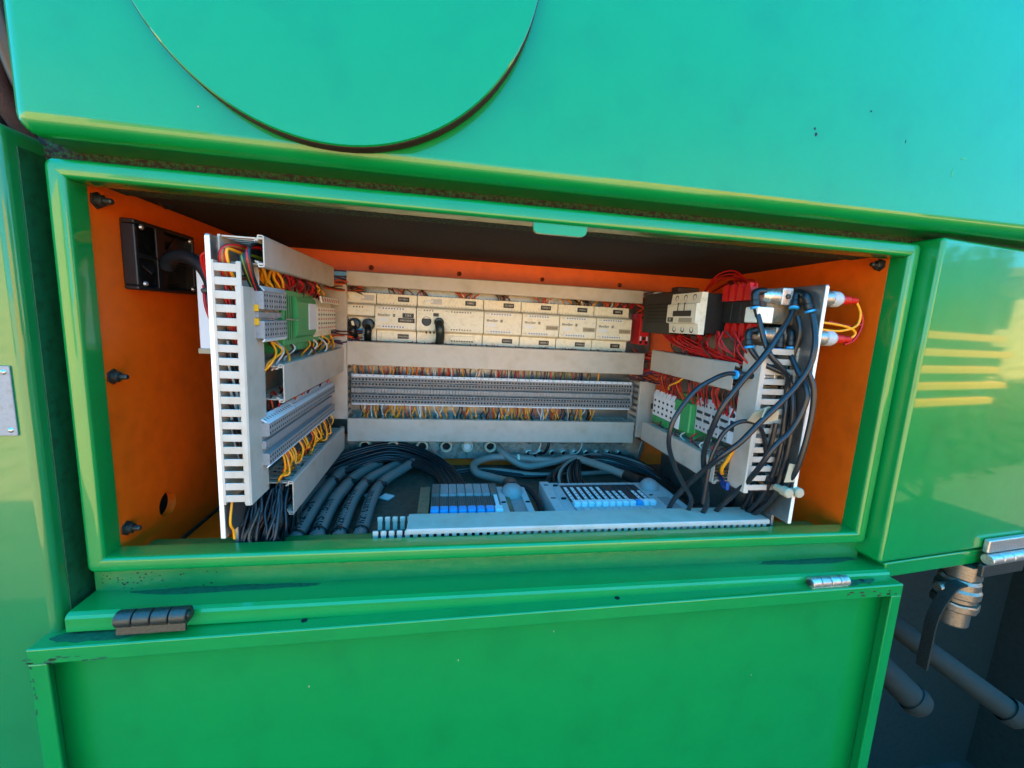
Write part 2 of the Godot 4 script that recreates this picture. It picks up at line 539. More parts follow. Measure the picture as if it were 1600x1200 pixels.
func build_cabinet() -> void:
	var o := thing("control_cabinet", "open control cabinet with a green rim and orange painted walls", "cabinet")
	var prof := [[0.0, -0.055], [0.0, -0.008], [0.0008, -0.004], [0.003, -0.0012], [0.007, 0.0], [0.0165, 0.0], [0.0195, -0.0008], [0.0213, -0.003], [0.022, -0.006], [0.0222, -0.03], [0.0205, -0.0305]]
	part("rim", frame_mesh(1.2, 0.513, prof, 0.011, 6), "paint", o, Vector3(0, -0.006, 0))
	# lock tab on the upper edge
	var tabp := []
	for p in [[-0.038, 0.002], [-0.038, -0.006]]: tabp.append(Vector2(p[0], p[1]))
	for k in 5: tabp.append(Vector2(-0.03 - 0.008 * cos(PI / 2 * k / 4), -0.007 - 0.008 * sin(PI / 2 * k / 4)))
	for k in 5: tabp.append(Vector2(0.03 + 0.008 * sin(PI / 2 * k / 4), -0.007 - 0.008 * cos(PI / 2 * k / 4)))
	tabp.append(Vector2(0.038, 0.002))
	part("lock_tab", prism(tabp, -0.004, 0.003), "paint", o, Vector3(0.607, 0.4865, -0.008))
	# walls with thickness
	var lw := CSGBox3D.new()
	lw.name = "side_wall"
	lw.size = Vector3(0.012, 0.55, 0.49)
	lw.position = Vector3(0.014, 0.225, -0.2745)
	lw.material_override = M["orange"]
	lw.material = M["orange"]
	o.add_child(lw, true)
	taken[str(o.get_instance_id()) + "side_wall"] = 1
	var hole := CSGCylinder3D.new()
	hole.name = "drilled_hole"
	hole.radius = 0.0205
	hole.height = 0.1
	hole.sides = 32
	hole.operation = CSGShape3D.OPERATION_SUBTRACTION
	hole.rotation = Vector3(0, 0, PI / 2)
	hole.position = Vector3(0, 0.03 - 0.225, -0.134 + 0.2745)
	hole.material = M["orange"]
	lw.add_child(hole, true)
	bar("side_wall", Vector3(1.178, -0.05, -0.52), Vector3(1.19, 0.5, -0.0305), "orange", o, 0.0005)
	var bw := bar("back_wall", Vector3(0.0205, -0.05, -0.522), Vector3(1.1775, 0.4945, -0.508), "orange", o, 0.0005)
	for x in [0.272, 0.485, 0.699, 0.912]:
		part("rivet", lathe([[0, 0.0055], [0.004, 0.0045], [0.0055, 0.002], [0.006, 0.0]], 12, true), "screw_orange", bw, Vector3(x, 0.461, -0.508) - bw.position, Basis(Vector3.RIGHT, PI / 2))
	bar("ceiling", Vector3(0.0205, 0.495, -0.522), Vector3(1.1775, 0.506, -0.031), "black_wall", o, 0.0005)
	bar("cabinet_floor", Vector3(0.0205, -0.056, -0.522), Vector3(1.1775, -0.046, -0.012), "orange", o, 0.0005)
	bar("floor_tray", Vector3(0.172, -0.0458, -0.505), Vector3(1.10, -0.040, -0.03), "floor_plate", o, 0.001)
	# a dark seam where the left wall meets the floor
	part("seam", tube([Vector3(0.024, -0.044, -0.1), Vector3(0.0235, -0.0445, -0.3), Vector3(0.0235, -0.044, -0.5)], 0.003, 6), "dark", o)
	for p in [[0.0203, 0.472, -0.045, 1], [0.0203, 0.250, -0.045, 1], [0.0203, 0.035, -0.045, 1], [1.1778, 0.477, -0.045, -1], [1.1778, 0.474, -0.410, -1]]:
		bolt(o, Vector3(p[0], p[1], p[2]), Vector3(p[3], 0, 0))
	bar("hole_backing", Vector3(-0.0003, 0.0, -0.17), Vector3(0.0022, 0.06, -0.10), "hole", o)  # added dark block; its colour stands for shade inside the drilled hole

func hinge(parent: Node, at: Vector3, l: float, r: float, n: int, m: String) -> void:
	var hg := part("hinge", tube([Vector3(-l / 2 - 0.002, 0, 0), Vector3(l / 2 + 0.002, 0, 0)], r * 0.55, 12, 1), "dark_steel", parent, at)
	for k in n:
		var x := -l / 2 + l * (k + 0.5) / n
		part("knuckle", lathe([[0, -l / n * 0.46], [r * 0.92, -l / n * 0.46], [r, -l / n * 0.4], [r, l / n * 0.4], [r * 0.92, l / n * 0.46], [0, l / n * 0.46]], 14), m if k % 2 == 0 else "dark_steel" if m != "steel" else "zinc", hg, Vector3(x, 0, 0), Basis(Vector3.BACK, PI / 2))
	part("leaf", rbox(Vector3(l * 0.96, r * 1.6, 0.004), 0.001), m, hg, Vector3(0, -r * 0.9, r * 0.5), Basis(Vector3.RIGHT, -0.15))

func build_hatch_door() -> void:
	var o := thing("hatch_door", "green hatch door folded down below the cabinet, showing its flanged inner side", "door", Vector3(-0.034, -0.0715, 0.0))
	o.rotation.z = 0.0145
	var W := 1.264
	part("panel", rbox(Vector3(W - 0.01, 0.56, 0.004), 0.001), "paint", o, Vector3(W / 2, -0.29, 0.021))
	# flanges: top, two sides, bottom; each an angle with a lip that faces the viewer
	bar("top_flange", Vector3(0.0, -0.0035, 0.014), Vector3(W, 0.0, 0.0475), "paint", o, 0.0016, 3)
	bar("lip", Vector3(0.0, -0.021, 0.0445), Vector3(W, -0.0005, 0.0482), "paint", o, 0.0017, 3)
	for s in [0, 1]:
		var x0 := 0.0 if s == 0 else W - 0.0035
		bar("side_flange", Vector3(x0, -0.57, 0.014), Vector3(x0 + 0.0035, -0.003, 0.0455), "paint", o, 0.0012, 2)
		var l0 := 0.0 if s == 0 else W - 0.020
		bar("lip", Vector3(l0, -0.57, 0.0444), Vector3(l0 + 0.020, -0.0205, 0.0481), "paint", o, 0.0017, 3)
	bar("bottom_flange", Vector3(0.0, -0.575, 0.014), Vector3(W, -0.571, 0.0475), "paint", o, 0.0012, 2)
	# worn, grimy paint at the corners of the flange
	for p in [[0.002, 0.13, 0.0], [1.13, 0.1, 0.0]]:
		var poly := []
		for k in 26:
			var a := TAU * k / 26
			poly.append(Vector2(p[0] + p[1] * 0.5 + cos(a) * p[1] * 0.49 * rng.randf_range(0.8, 1.0), 0.031 + sin(a) * 0.0135 * rng.randf_range(0.6, 1.0)))
		part("worn_patch", prism(poly, 0.0, 0.0004), "soot", o, Vector3(0, 0.0001, 0), Basis(Vector3(1, 0, 0), Vector3(0, 0, 1), Vector3(0, 1, 0)))
	for x in [0.31, 0.76, 1.2]:
		part("drain_hole", lathe([[0, 0.0006], [0.004, 0.0006], [0.0042, 0.0]], 12), "hole", o, Vector3(x, 0.0001, 0.031))
	build_wear(get_node("machine_body"), o)
	hinge(o, Vector3(0.133, 0.025, 0.036), 0.082, 0.0105, 4, "dark_steel")
	hinge(o, Vector3(1.128, 0.0065, 0.036), 0.072, 0.0085, 4, "steel")

func build_side_door() -> void:
	var o := thing("side_door", "closed glossy green door to the right of the open cabinet", "door", Vector3(1.208, 0.0, 0.022))
	o.rotation.y = 0.113
	part("door_leaf", rbox(Vector3(1.1, 0.545, 0.05), 0.006, 4), "paint", o, Vector3(0.55, 0.2415, -0.025))
	var hg := part("hinge", rbox(Vector3(0.13, 0.026, 0.010), 0.003, 2), "steel", o, Vector3(0.330, -0.022, 0.006))
	part("lower_leaf", rbox(Vector3(0.125, 0.026, 0.010), 0.003, 2), "dark_steel", hg, Vector3(-0.004, -0.050, 0.0))
	for k in 4:
		part("knuckle", lathe([[0, -0.0145], [0.0092, -0.0145], [0.0105, -0.013], [0.0105, 0.013], [0.0092, 0.0145], [0, 0.0145]], 14), "steel", hg, Vector3(-0.0485 + k * 0.0315, -0.0245, 0.005), Basis(Vector3.BACK, PI / 2))

func build_ball_valve() -> void:
	var o := thing("ball_valve", "brass ball valve with a black lever hanging under the green rail", "valve", Vector3(1.475, -0.09, -0.03))
	part("nut", lathe([[0, 0.02], [0.030, 0.02], [0.030, -0.008], [0, -0.008]], 6), "brass", o)
	part("body", lathe([[0.02, -0.008], [0.028, -0.010], [0.031, -0.016], [0.031, -0.028], [0.034, -0.033], [0.034, -0.045], [0.030, -0.049], [0.030, -0.056], [0, -0.056]], 20), "brass", o)
	part("lower_nut", lathe([[0, -0.056], [0.035, -0.058], [0.036, -0.061], [0.036, -0.072], [0.033, -0.075], [0, -0.075]], 8), "brass", o)
	part("outlet", lathe([[0.0245, -0.075], [0.026, -0.078], [0.026, -0.106], [0.024, -0.109], [0.015, -0.109], [0.015, -0.09], [0, -0.09]], 20), "brass", o)
	part("stem", lathe([[0, 0], [0.011, 0], [0.011, 0.035], [0.008, 0.038], [0, 0.038]], 12), "brass", o, Vector3(-0.02, -0.03, 0.005), Basis(Vector3.BACK, PI / 2))
	part("lever", tube_strip([Vector3(-0.025, -0.012, 0.02), Vector3(-0.05, -0.022, 0.02), Vector3(-0.075, -0.075, 0.02), Vector3(-0.077, -0.14, 0.02), Vector3(-0.076, -0.19, 0.02)], 0.019, 0.004), "dark_steel", o)
	var p := thing("lower_pipe", "dark pipe with rounded end jutting out under the ball valve", "pipe")
	part("pipe", tube([Vector3(1.40, -0.22, -0.22), Vector3(1.47, -0.283, -0.09), Vector3(1.60, -0.375, 0.02)], 0.022, 16, 4), "bay", p)
	part("pipe_end", lathe([[0.026, -0.01], [0.028, 0.0], [0.024, 0.012], [0.012, 0.019], [0, 0.021]], 18, true), "bay", p, Vector3(1.60, -0.375, 0.02), Basis(Quaternion(Vector3.UP, Vector3(0.13, -0.092, 0.11).normalized())))
	var q := thing("lower_pipe", "dark pipe stub beside the right edge of the folded hatch door", "pipe")
	part("pipe", tube([Vector3(1.27, -0.23, -0.22), Vector3(1.35, -0.30, -0.09), Vector3(1.42, -0.37, -0.02)], 0.026, 16, 4), "bay", q)
	part("pipe_end", lathe([[0.028, -0.01], [0.03, 0.0], [0.025, 0.012], [0.012, 0.019], [0, 0.021]], 18, true), "bay", q, Vector3(1.42, -0.37, -0.02), Basis(Quaternion(Vector3.UP, Vector3(0.1, -0.09, 0.08).normalized())))

# a flat bar bent along a path in the x, y plane; wide in z
func tube_strip(pts: Array, wide: float, thick: float) -> Mesh:
	var st := start()
	var path := smooth_path(pts, 5)
	var line := []
	for p in path: line.append(Vector2(p.x, p.y))
	var left := []
	var right := []
	for i in line.size():
		var d: Vector2 = (line[min(i + 1, line.size() - 1)] - line[max(i - 1, 0)]).normalized()
		left.append(line[i] + Vector2(-d.y, d.x) * thick * 0.5)
		right.append(line[i] - Vector2(-d.y, d.x) * thick * 0.5)
	right.reverse()
	add_prism(st, left + right, path[0].z - wide / 2, path[0].z + wide / 2)
	return st.commit()

# small chips and specks in the paint, each a thin flake
func chip(parent: Node, at: Vector3, basis: Basis, w: float, h: float, m: String) -> void:
	var poly := []
	for k in 7:
		var a := TAU * k / 7
		poly.append(Vector2(cos(a) * w * rng.randf_range(0.6, 1.0), sin(a) * h * rng.randf_range(0.6, 1.0)))
	part("paint_chip", prism(poly, -0.0002, 0.00025), m, parent, at, basis)

func build_wear(body: Node3D, door: Node3D) -> void:
	var f := Basis.IDENTITY
	for c in [[0.84, 0.78, 0.0016, 0.0012, "ink"], [0.949, 0.626, 0.0028, 0.0032, "ink"], [0.946, 0.633, 0.002, 0.002, "ink"], [1.03, 0.665, 0.002, 0.0014, "ink"], [1.095, 0.633, 0.0008, 0.003, "ink"], [0.18, 0.565, 0.0012, 0.0012, "tape"], [1.185, 0.60, 0.0016, 0.007, "term_green"], [1.20, 0.622, 0.006, 0.0016, "term_green"]]:
		chip(body, Vector3(c[0], c[1], 0.0311), f, c[2], c[3], c[4])
	for k in 34:
		chip(body, Vector3(0.004 + 0.16 * pow(rng.randf(), 1.6), rng.randf_range(-0.041, -0.018), -0.0189), f, rng.randf_range(0.0008, 0.0024), rng.randf_range(0.0006, 0.0016), "dark")
	for c in [[0.665, -0.055], [0.845, -0.028], [0.31, -0.11], [0.52, -0.09], [1.02, -0.17]]:
		chip(door, Vector3(c[0], c[1], 0.0231), f, 0.0012, 0.0018, "tape")
	for k in 16:
		chip(door, Vector3(0.10 * pow(rng.randf(), 1.7), rng.randf_range(-0.0205, -0.012), 0.0483), f, rng.randf_range(0.002, 0.007), rng.randf_range(0.0006, 0.0018), ["soot", "rust"][int(k % 5 == 0)])
	for k in 9:
		chip(door, Vector3(rng.randf_range(0.0005, 0.005), rng.randf_range(-0.12, -0.02), 0.0482), f, rng.randf_range(0.0008, 0.002), rng.randf_range(0.001, 0.005), "soot")
	for k in 12:
		chip(door, Vector3(rng.randf_range(1.12, 1.255), rng.randf_range(-0.019, -0.008), 0.0483), f, rng.randf_range(0.002, 0.006), rng.randf_range(0.0008, 0.002), "rust")
# ---------------------------------------------------------------- inside the cabinet
const LX := 0.169    # inner face of the left mounting plate
const RX := 1.035    # inner face of the right mounting plate
const BZ := -0.495   # front face of the back mounting plate

func build_plates() -> void:
	var l := thing("mounting_plate", "bare metal mounting plate on the left, its bright front edge facing out", "mounting plate")
	bar("plate", Vector3(0.163, 0.038, -0.49), Vector3(LX, 0.4365, 0.0), "alu", l, 0.0015, 2)
	bar("foot", Vector3(0.1635, -0.0395, -0.49), Vector3(LX - 0.0005, 0.0379, -0.035), "alu", l, 0.001)
	bar("front_edge", Vector3(0.1631, 0.0395, -0.002), Vector3(LX - 0.0001, 0.434, 0.0006), "lit_edge", l, 0.0006)  # warm light on the plate edge is put into this pale colour
	var r := thing("mounting_plate", "bare metal mounting plate on the right that carries the air fittings", "mounting plate")
	bar("plate", Vector3(RX, 0.0355, -0.42), Vector3(RX + 0.006, 0.4325, 0.0), "alu", r, 0.0015, 2)
	bar("foot", Vector3(RX + 0.0005, -0.0395, -0.42), Vector3(RX + 0.0055, 0.0354, -0.035), "alu", r, 0.001)
	bar("front_edge", Vector3(RX + 0.0001, 0.037, -0.002), Vector3(RX + 0.0059, 0.430, 0.0006), "lit_edge", r, 0.0006)
	for p in [[0.225, -0.06], [0.42, -0.20], [0.16, -0.03]]:
		part("drill_hole", lathe([[0, 0.0004], [0.006, 0.0004], [0.0065, 0]], 14), "rust", r, Vector3(RX - 0.0001, p[0], p[1]), Basis(Vector3.BACK, PI / 2))
	var b := thing("mounting_plate", "back mounting plate behind the row of cream modules", "mounting plate")
	bar("plate", Vector3(0.175, 0.05, BZ - 0.004), Vector3(1.01, 0.449, BZ), "alu", b, 0.0015, 2)
	part("angle_bracket", rbox(Vector3(0.012, 0.075, 0.05), 0.002), "alu", b, Vector3(0.985, 0.01, -0.47), Basis(Vector3.BACK, -0.25))

# a slotted wiring duct: local x along it, y across, z out to the cover
func duct(label: String, at: Vector3, basis: Basis, L: float, D: float, H: float, group := "", fingers := "", trim0 := 0.0, open_to := 0.0, pitch := 0.0165) -> Node3D:
	var o := thing("wiring_duct", label, "cable duct", at, group)
	o.basis = basis
	var k := 0.0022
	part("trough", sheet([Vector2(0.002, 0.003), Vector2(0.002, 0.001), Vector2(H - 0.002, 0.001), Vector2(H - 0.002, 0.003)], k, L), "pvc", o)
	var n := int(L / pitch)
	var st := start()
	for i in n:
		var x := (i + 0.5) * L / n
		for y in [0.002, H - 0.002]:
			var own: bool = (fingers == "high" and y > H / 2) or (fingers == "low" and y < H / 2) or fingers == "both"
			if own:
				part("finger", rbox(Vector3(pitch * 0.6, k, D - 0.006), 0.0008), "pvc", o, Vector3(x, y, 0.0028 + (D - 0.006) / 2))
			else:
				add_rbox(st, Vector3(x, y, 0.0028 + (D - 0.006) / 2), Vector3(pitch * 0.6, k, D - 0.006), 0.0006)
	if fingers != "both":
		part("comb", st.commit(), "pvc", o).set_meta("kind", "stuff")
	for y in [0.002, H - 0.002]:
		part("comb_head", rbox(Vector3(L, 0.0032, 0.006), 0.0012), "pvc", o, Vector3(L / 2, y, D - 0.0042))
	var c0 := trim0
	var c1 := L - open_to
	part("cover", sheet([Vector2(0.0062, D - 0.0105), Vector2(0.0042, D - 0.0095), Vector2(0.0048, D - 0.0075), Vector2(-0.0012, D - 0.0062), Vector2(-0.0012, D - 0.0015), Vector2(0.0, D), Vector2(H, D), Vector2(H + 0.0012, D - 0.0015), Vector2(H + 0.0012, D - 0.0062), Vector2(H - 0.0048, D - 0.0075), Vector2(H - 0.0042, D - 0.0095), Vector2(H - 0.0062, D - 0.0105)], 0.0016, c1 - c0), "pvc", o, Vector3(c0, 0, 0))
	return o

func build_ducts() -> void:
	var lb := axes(Vector3(0, 0, -1), Vector3(0, 1, 0), Vector3(1, 0, 0))
	duct("topmost grey duct on the left plate, its cut end full of red and green wires", Vector3(LX, 0.404, -0.018), lb, 0.34, 0.053, 0.036)
	duct("middle grey duct on the left plate under the green modules", Vector3(LX, 0.216, -0.068), lb, 0.36, 0.0545, 0.053)
	duct("lowest grey duct on the left plate, above the black cables", Vector3(LX, 0.030, -0.090), lb, 0.338, 0.0555, 0.052)
	duct("upright slotted grey duct at the front of the left plate", Vector3(LX, 0.088, -0.052), axes(Vector3(0, 1, 0), Vector3(0, 0, 1), Vector3(1, 0, 0)), 0.318, 0.035, 0.054, "", "high", 0.0, 0.03)
	var bb := Basis.IDENTITY
	duct("topmost grey duct along the back, above the cream modules", Vector3(0.232, 0.413, BZ), bb, 0.712, 0.065, 0.028)
	duct("grey duct along the back between the cream modules and the terminal strip", Vector3(0.232, 0.232, BZ), bb, 0.732, 0.065, 0.052)
	duct("lowest grey duct along the back, above the cable glands", Vector3(0.232, 0.048, BZ), bb, 0.722, 0.065, 0.053)
	duct("upright grey duct in the back left corner", Vector3(0.2295, 0.101, BZ), axes(Vector3(0, 1, 0), Vector3(-1, 0, 0), Vector3(0, 0, 1)), 0.312, 0.063, 0.054, "", "low")
	duct("short upright grey duct in the back right corner beside the terminal strip", Vector3(1.003, 0.062, BZ), axes(Vector3(0, 1, 0), Vector3(-1, 0, 0), Vector3(0, 0, 1)), 0.15, 0.064, 0.04, "", "high")
	var rb := axes(Vector3(0, 0, 1), Vector3(0, 1, 0), Vector3(-1, 0, 0))
	duct("upper grey duct on the right plate, under the white contactor", Vector3(RX, 0.251, -0.374), rb, 0.297, 0.08, 0.046)
	duct("lower grey duct on the right plate, broken at its front end", Vector3(RX, 0.072, -0.386), rb, 0.292, 0.08, 0.043)
	duct("upright slotted grey duct on the right plate behind the air tubes", Vector3(RX, 0.080, -0.030), axes(Vector3(0, 1, 0), Vector3(0, 0, -1), Vector3(-1, 0, 0)), 0.252, 0.067, 0.042, "", "low")
	# the duct on the floor: cover up, fingers bare at its left end
	var o := duct("grey duct lying along the front of the floor, open fingers at its left end", Vector3(0.352, -0.0398, -0.036), axes(Vector3(1, 0, 0), Vector3(0, 0, -1), Vector3(0, 1, 0)), 0.68, 0.0655, 0.05, "", "both", 0.052, 0.0, 0.0118)
	part("wire_fill", tube([Vector3(0.003, 0.026, 0.03), Vector3(0.2, 0.026, 0.03)], 0.02, 10, 1), "w_black", o)
	for c in o.get_children():
		if str(c.name).begins_with("comb_head"):
			c.free()
	var i := 0
	while i < 5:
		for y in [0.002, 0.048]:
			part("finger_tip", rbox(Vector3(0.0086, 0.0046, 0.0085), 0.0018, 2), "pvc", o, Vector3(0.006 + i * 0.0119, y, 0.0595))
		i += 1

func build_modules() -> void:
	# x0, x1, kind, tags
	var rows := [
		[0.2265, 0.2905, "socket", "leftmost cream module in the back row, with black plugs in its sockets", [], ""],
		[0.2925, 0.3845, "easy", "cream module with three black name tags, second from the left in the back row", ["20.10EK.1", "20.BLENDE2"], "10EK"],
		[0.3865, 0.4645, "dsub", "cream module with a round grey plug, third from the left in the back row", [], ""],
		[0.4485, 0.5445, "plain", "cream module with a blank face, fourth from the left in the back row", ["20MEZ", ""], ""],
		[0.5465, 0.6385, "easy", "cream module fifth from the left in the back row, above the terminal strip", ["20.10EK", "20.BDEK.2"], ""],
		[0.6405, 0.7335, "easy", "cream module, third from the right end of the back row", ["17DEK.1", "18DEK.2"], "20.ALMDE2"],
		[0.7355, 0.8295, "easy", "cream module, second from the right end of the back row", ["17DEK.2", "21DEK.2"], "17.ALMDE2"],
		[0.8315, 0.9255, "easy", "cream module at the right end of the back row, beside the red relay", ["18DEK", "17DEK"], "20.ALMDE3"]]
	for r in rows:
		var w: float = r[1] - r[0]
		var o := thing("control_module", r[3], "module", Vector3(r[0] + w / 2, 0.0, BZ), "cream control modules in a row")
		var dsub: bool = r[2] == "dsub"
		if dsub: w -= 0.016
		var cx := -0.008 if dsub else 0.0
		var pl := 0.0
		# stepped housing
		var side := [[0.0, 0.286], [0.031, 0.287], [0.031, 0.3115], [0.036, 0.3125], [0.053, 0.3165], [0.055, 0.319], [0.055, 0.3675], [0.053, 0.370], [0.036, 0.3735], [0.031, 0.3745], [0.031, 0.3985], [0.0, 0.400]]
		var bx := Basis(Vector3(0, 0, 1), Vector3(0, 1, 0), Vector3(1, 0, 0))
		if r[2] == "socket":
			side = [[0.0, 0.286], [0.028, 0.287], [0.028, 0.341], [0.036, 0.343], [0.055, 0.346], [0.055, 0.3675], [0.053, 0.370], [0.036, 0.3735], [0.031, 0.3745], [0.031, 0.3985], [0.0, 0.400]]
		part("housing", prism(side, -w / 2, w / 2), "cream", o, Vector3(cx, 0, 0), bx)
		var n := 4 if r[2] in ["socket", "dsub"] else 8
		var rowsy := [0.3645] if n == 4 else [0.3645, 0.3225]
		for y in rowsy:
			var strip := part("lamp_strip", rbox(Vector3(n * 0.0065 + 0.004, 0.0058, 0.0008), 0.0003), "white" if n == 8 and r[2] == "easy" else "cream", o, Vector3(-w * 0.06 + cx, y, 0.0551))
			for k in n:
				part("indicator", rbox(Vector3(0.0027, 0.0029, 0.0008), 0.0003), "ink", strip, Vector3((k - (n - 1) / 2.0) * 0.0064, 0, 0.0004))
			text("print", "INPUT" if y > 0.34 else "OUTPUT", 0.0028, "faint_ink", o, Vector3(-w * 0.43 + cx + 0.003, y, 0.0552))
		# terminal openings along the upper and lower edges
		var cnt := int(w / 0.0078)
		for k in cnt:
			var x := (k - (cnt - 1) / 2.0) * 0.0078 + cx
			part("screw_well", rbox(Vector3(0.0042, 0.0018, 0.012), 0.0004), "hole", o, Vector3(x, 0.3993, 0.020))
			if r[2] == "easy" or r[2] == "plain":
				part("number_mark", rbox(Vector3(0.0024, 0.001, 0.0003), 0.0001), "faint_ink", o, Vector3(x, 0.3765, 0.0312))
		if r[2] == "easy" or r[2] == "plain":
			for q in [[0.387, 0], [0.2992, 1]]:
				if r[2] == "plain" and q[1] == 1: continue
				var flap := part("flap", rbox(Vector3(w * 0.76, 0.017, 0.0016), 0.0006), "cream", o, Vector3(-0.001, q[0], 0.0316))
				if r[4][q[1]]:
					var tg := part("name_tag", rbox(Vector3(0.0265, 0.0112, 0.0012), 0.0004), "tag_black", flap, Vector3(w * 0.38 - 0.0185, 0.0005, 0.0008))
					text("print", r[4][q[1]], 0.0058 if r[4][q[1]].length() < 8 else 0.0047, "tag_text", flap, Vector3(w * 0.38 - 0.0185, 0.0005, 0.0015))
			if r[2] == "easy":
				text("maker_print", "Moeller", 0.0072, "ink", o, Vector3(-w * 0.29, 0.349, 0.0552), Basis.IDENTITY, true, true)
				var em := part("emblem", rbox(Vector3(0.0052, 0.0062, 0.0004), 0.0001), "ink", o, Vector3(-w * 0.04, 0.349, 0.0551))
				part("emblem_stripe", rbox(Vector3(0.0034, 0.0008, 0.0002), 0.0001), "cream", em, Vector3(0, 0.0009, 0.0003))
				part("emblem_stripe", rbox(Vector3(0.0034, 0.0008, 0.0002), 0.0001), "cream", em, Vector3(0, -0.0011, 0.0003))
				part("type_label", rbox(Vector3(0.021, 0.0085, 0.0004), 0.0001), "white", o, Vector3(-w * 0.30, 0.3385, 0.0551))
			else:
				part("plug_strip", rbox(Vector3(0.058, 0.015, 0.010), 0.001), "cream", o, Vector3(-0.001, 0.2985, 0.033))
				for k in 9:
					part("wire_entry", rbox(Vector3(0.004, 0.0035, 0.001), 0.0004), "hole", o, Vector3(-0.026 + k * 0.0062, 0.2945, 0.0382))
			if r[5]:
				var big: bool = r[5].length() > 5
				var tg2 := part("name_tag", rbox(Vector3(0.0315 if big else 0.026, 0.0108, 0.0012), 0.0004), "tag_black" if r[0] < 0.3 else "tape", o, Vector3(w * 0.5 - 0.0175, 0.3385 if big else 0.350, 0.0556))
				text("print", r[5], 0.0052 if big else 0.007, "tag_text" if r[0] < 0.3 else "ink", tg2, Vector3(0, 0, 0.0007))
			if r[0] < 0.3:
				var tg3 := part("name_tag", rbox(Vector3(0.038, 0.0108, 0.0012), 0.0004), "tag_black", o, Vector3(w * 0.5 - 0.0215, 0.3385, 0.0556))
				text("print", "20BLENDE1", 0.0056, "tag_text", tg3, Vector3(0, 0, 0.0007))
		else:
			part("top_print", rbox(Vector3(w * 0.42, 0.013, 0.0006), 0.0002), "pale_grey", o, Vector3(w * 0.22 + cx, 0.387, 0.0312))
			for k in 3:
				part("screw", lathe([[0, 0.002], [0.0028, 0.0016], [0.0034, 0.0]], 10), "white", o, Vector3(-w * 0.2 + k * 0.0075 + cx, 0.3875, 0.031), Basis(Vector3.RIGHT, PI / 2))
			part("flap", rbox(Vector3(w * 0.92, 0.0165, 0.0012), 0.0005), "cream", o, Vector3(cx, 0.354, 0.0553))
		if r[2] == "socket":
			# two black plugs in the lower half
			for s in [-1, 1]:
				part("plug", lathe([[0, 0.0], [0.0128, 0.0], [0.0138, 0.003], [0.0138, 0.016], [0.012, 0.020], [0, 0.021]], 18), "black_plastic", o, Vector3(s * 0.0155, 0.325, 0.027), Basis(Vector3.RIGHT, PI / 2))
				part("plug_lead", tube([Vector3(s * 0.0155, 0.322, 0.04), Vector3(s * 0.017, 0.308, 0.05), Vector3(s * 0.014, 0.292, 0.036), Vector3(s * 0.013, 0.27, 0.02)], 0.0085, 10), "black_plastic", o)
			part("bright_latch", rbox(Vector3(0.006, 0.017, 0.004), 0.0015), "cream", o, Vector3(-0.0165, 0.3235, 0.05), Basis(Vector3.BACK, 0.2))
			part("blue_socket", rbox(Vector3(0.014, 0.010, 0.010), 0.001), "blue", o, Vector3(-0.004, 0.309, 0.030))
			part("socket_print", rbox(Vector3(0.016, 0.004, 0.008), 0.0005), "tape", o, Vector3(-0.004, 0.2995, 0.034))
		if dsub:
			part("dark_label", rbox(Vector3(0.013, 0.008, 0.0012), 0.0003), "dark_label", o, Vector3(0.006, 0.3555, 0.0562))
			part("port", lathe([[0, 0.0002], [0.0095, 0.0002], [0.0105, 0.0012], [0.0115, 0.0]], 18), "dark_label", o, Vector3(-0.016, 0.3395, 0.0552), Basis(Vector3.RIGHT, PI / 2))
			part("plug", lathe([[0, 0.0], [0.0105, 0.0], [0.0115, 0.003], [0.0115, 0.012], [0.009, 0.016], [0, 0.017]], 18), "dark_steel", o, Vector3(0.0135, 0.338, 0.054), Basis(Vector3.RIGHT, PI / 2))
			part("plug_lead", tube([Vector3(0.0135, 0.338, 0.066), Vector3(0.0165, 0.32, 0.074), Vector3(0.017, 0.302, 0.062), Vector3(0.014, 0.284, 0.04), Vector3(0.012, 0.27, 0.02)], 0.0105, 12), "dark_steel", o)
			for k in 3:
				part("button", rbox(Vector3(0.004, 0.005 + 0.002 * int(k == 0), 0.0016), 0.0008), "ink", o, Vector3(-0.016 + k * 0.009, 0.313, 0.0558 - 0.0025))
	# red relay at the end of the row
	var rr := thing("relay", "narrow red safety relay between the cream modules and the right duct", "relay", Vector3(0.962, 0.347, BZ))
	part("housing", rbox(Vector3(0.027, 0.079, 0.055), 0.0015), "red_relay", rr, Vector3(0, 0, 0.0275))
	for y in [0.03, -0.0335]:
		for x in [-0.0075, 0.0075]:
			part("screw_well", lathe([[0, 0.0004], [0.0036, 0.0004], [0.004, 0]], 10), "hole", rr, Vector3(x, y, 0.055), Basis(Vector3.RIGHT, PI / 2))
	for k in 5:
		part("print_line", rbox(Vector3(0.017 - 0.002 * (k % 2), 0.0012, 0.0003), 0.0001), "tape", rr, Vector3(-0.001, 0.019 - k * 0.0055, 0.0552))
	for x in [-0.009, 0.009]:
		part("window", rbox(Vector3(0.0045, 0.011, 0.0008), 0.0003), "white", rr, Vector3(x, -0.0235, 0.0552))
	part("dark_window", rbox(Vector3(0.009, 0.009, 0.0008), 0.0003), "ink", rr, Vector3(0, -0.0235, 0.0552))

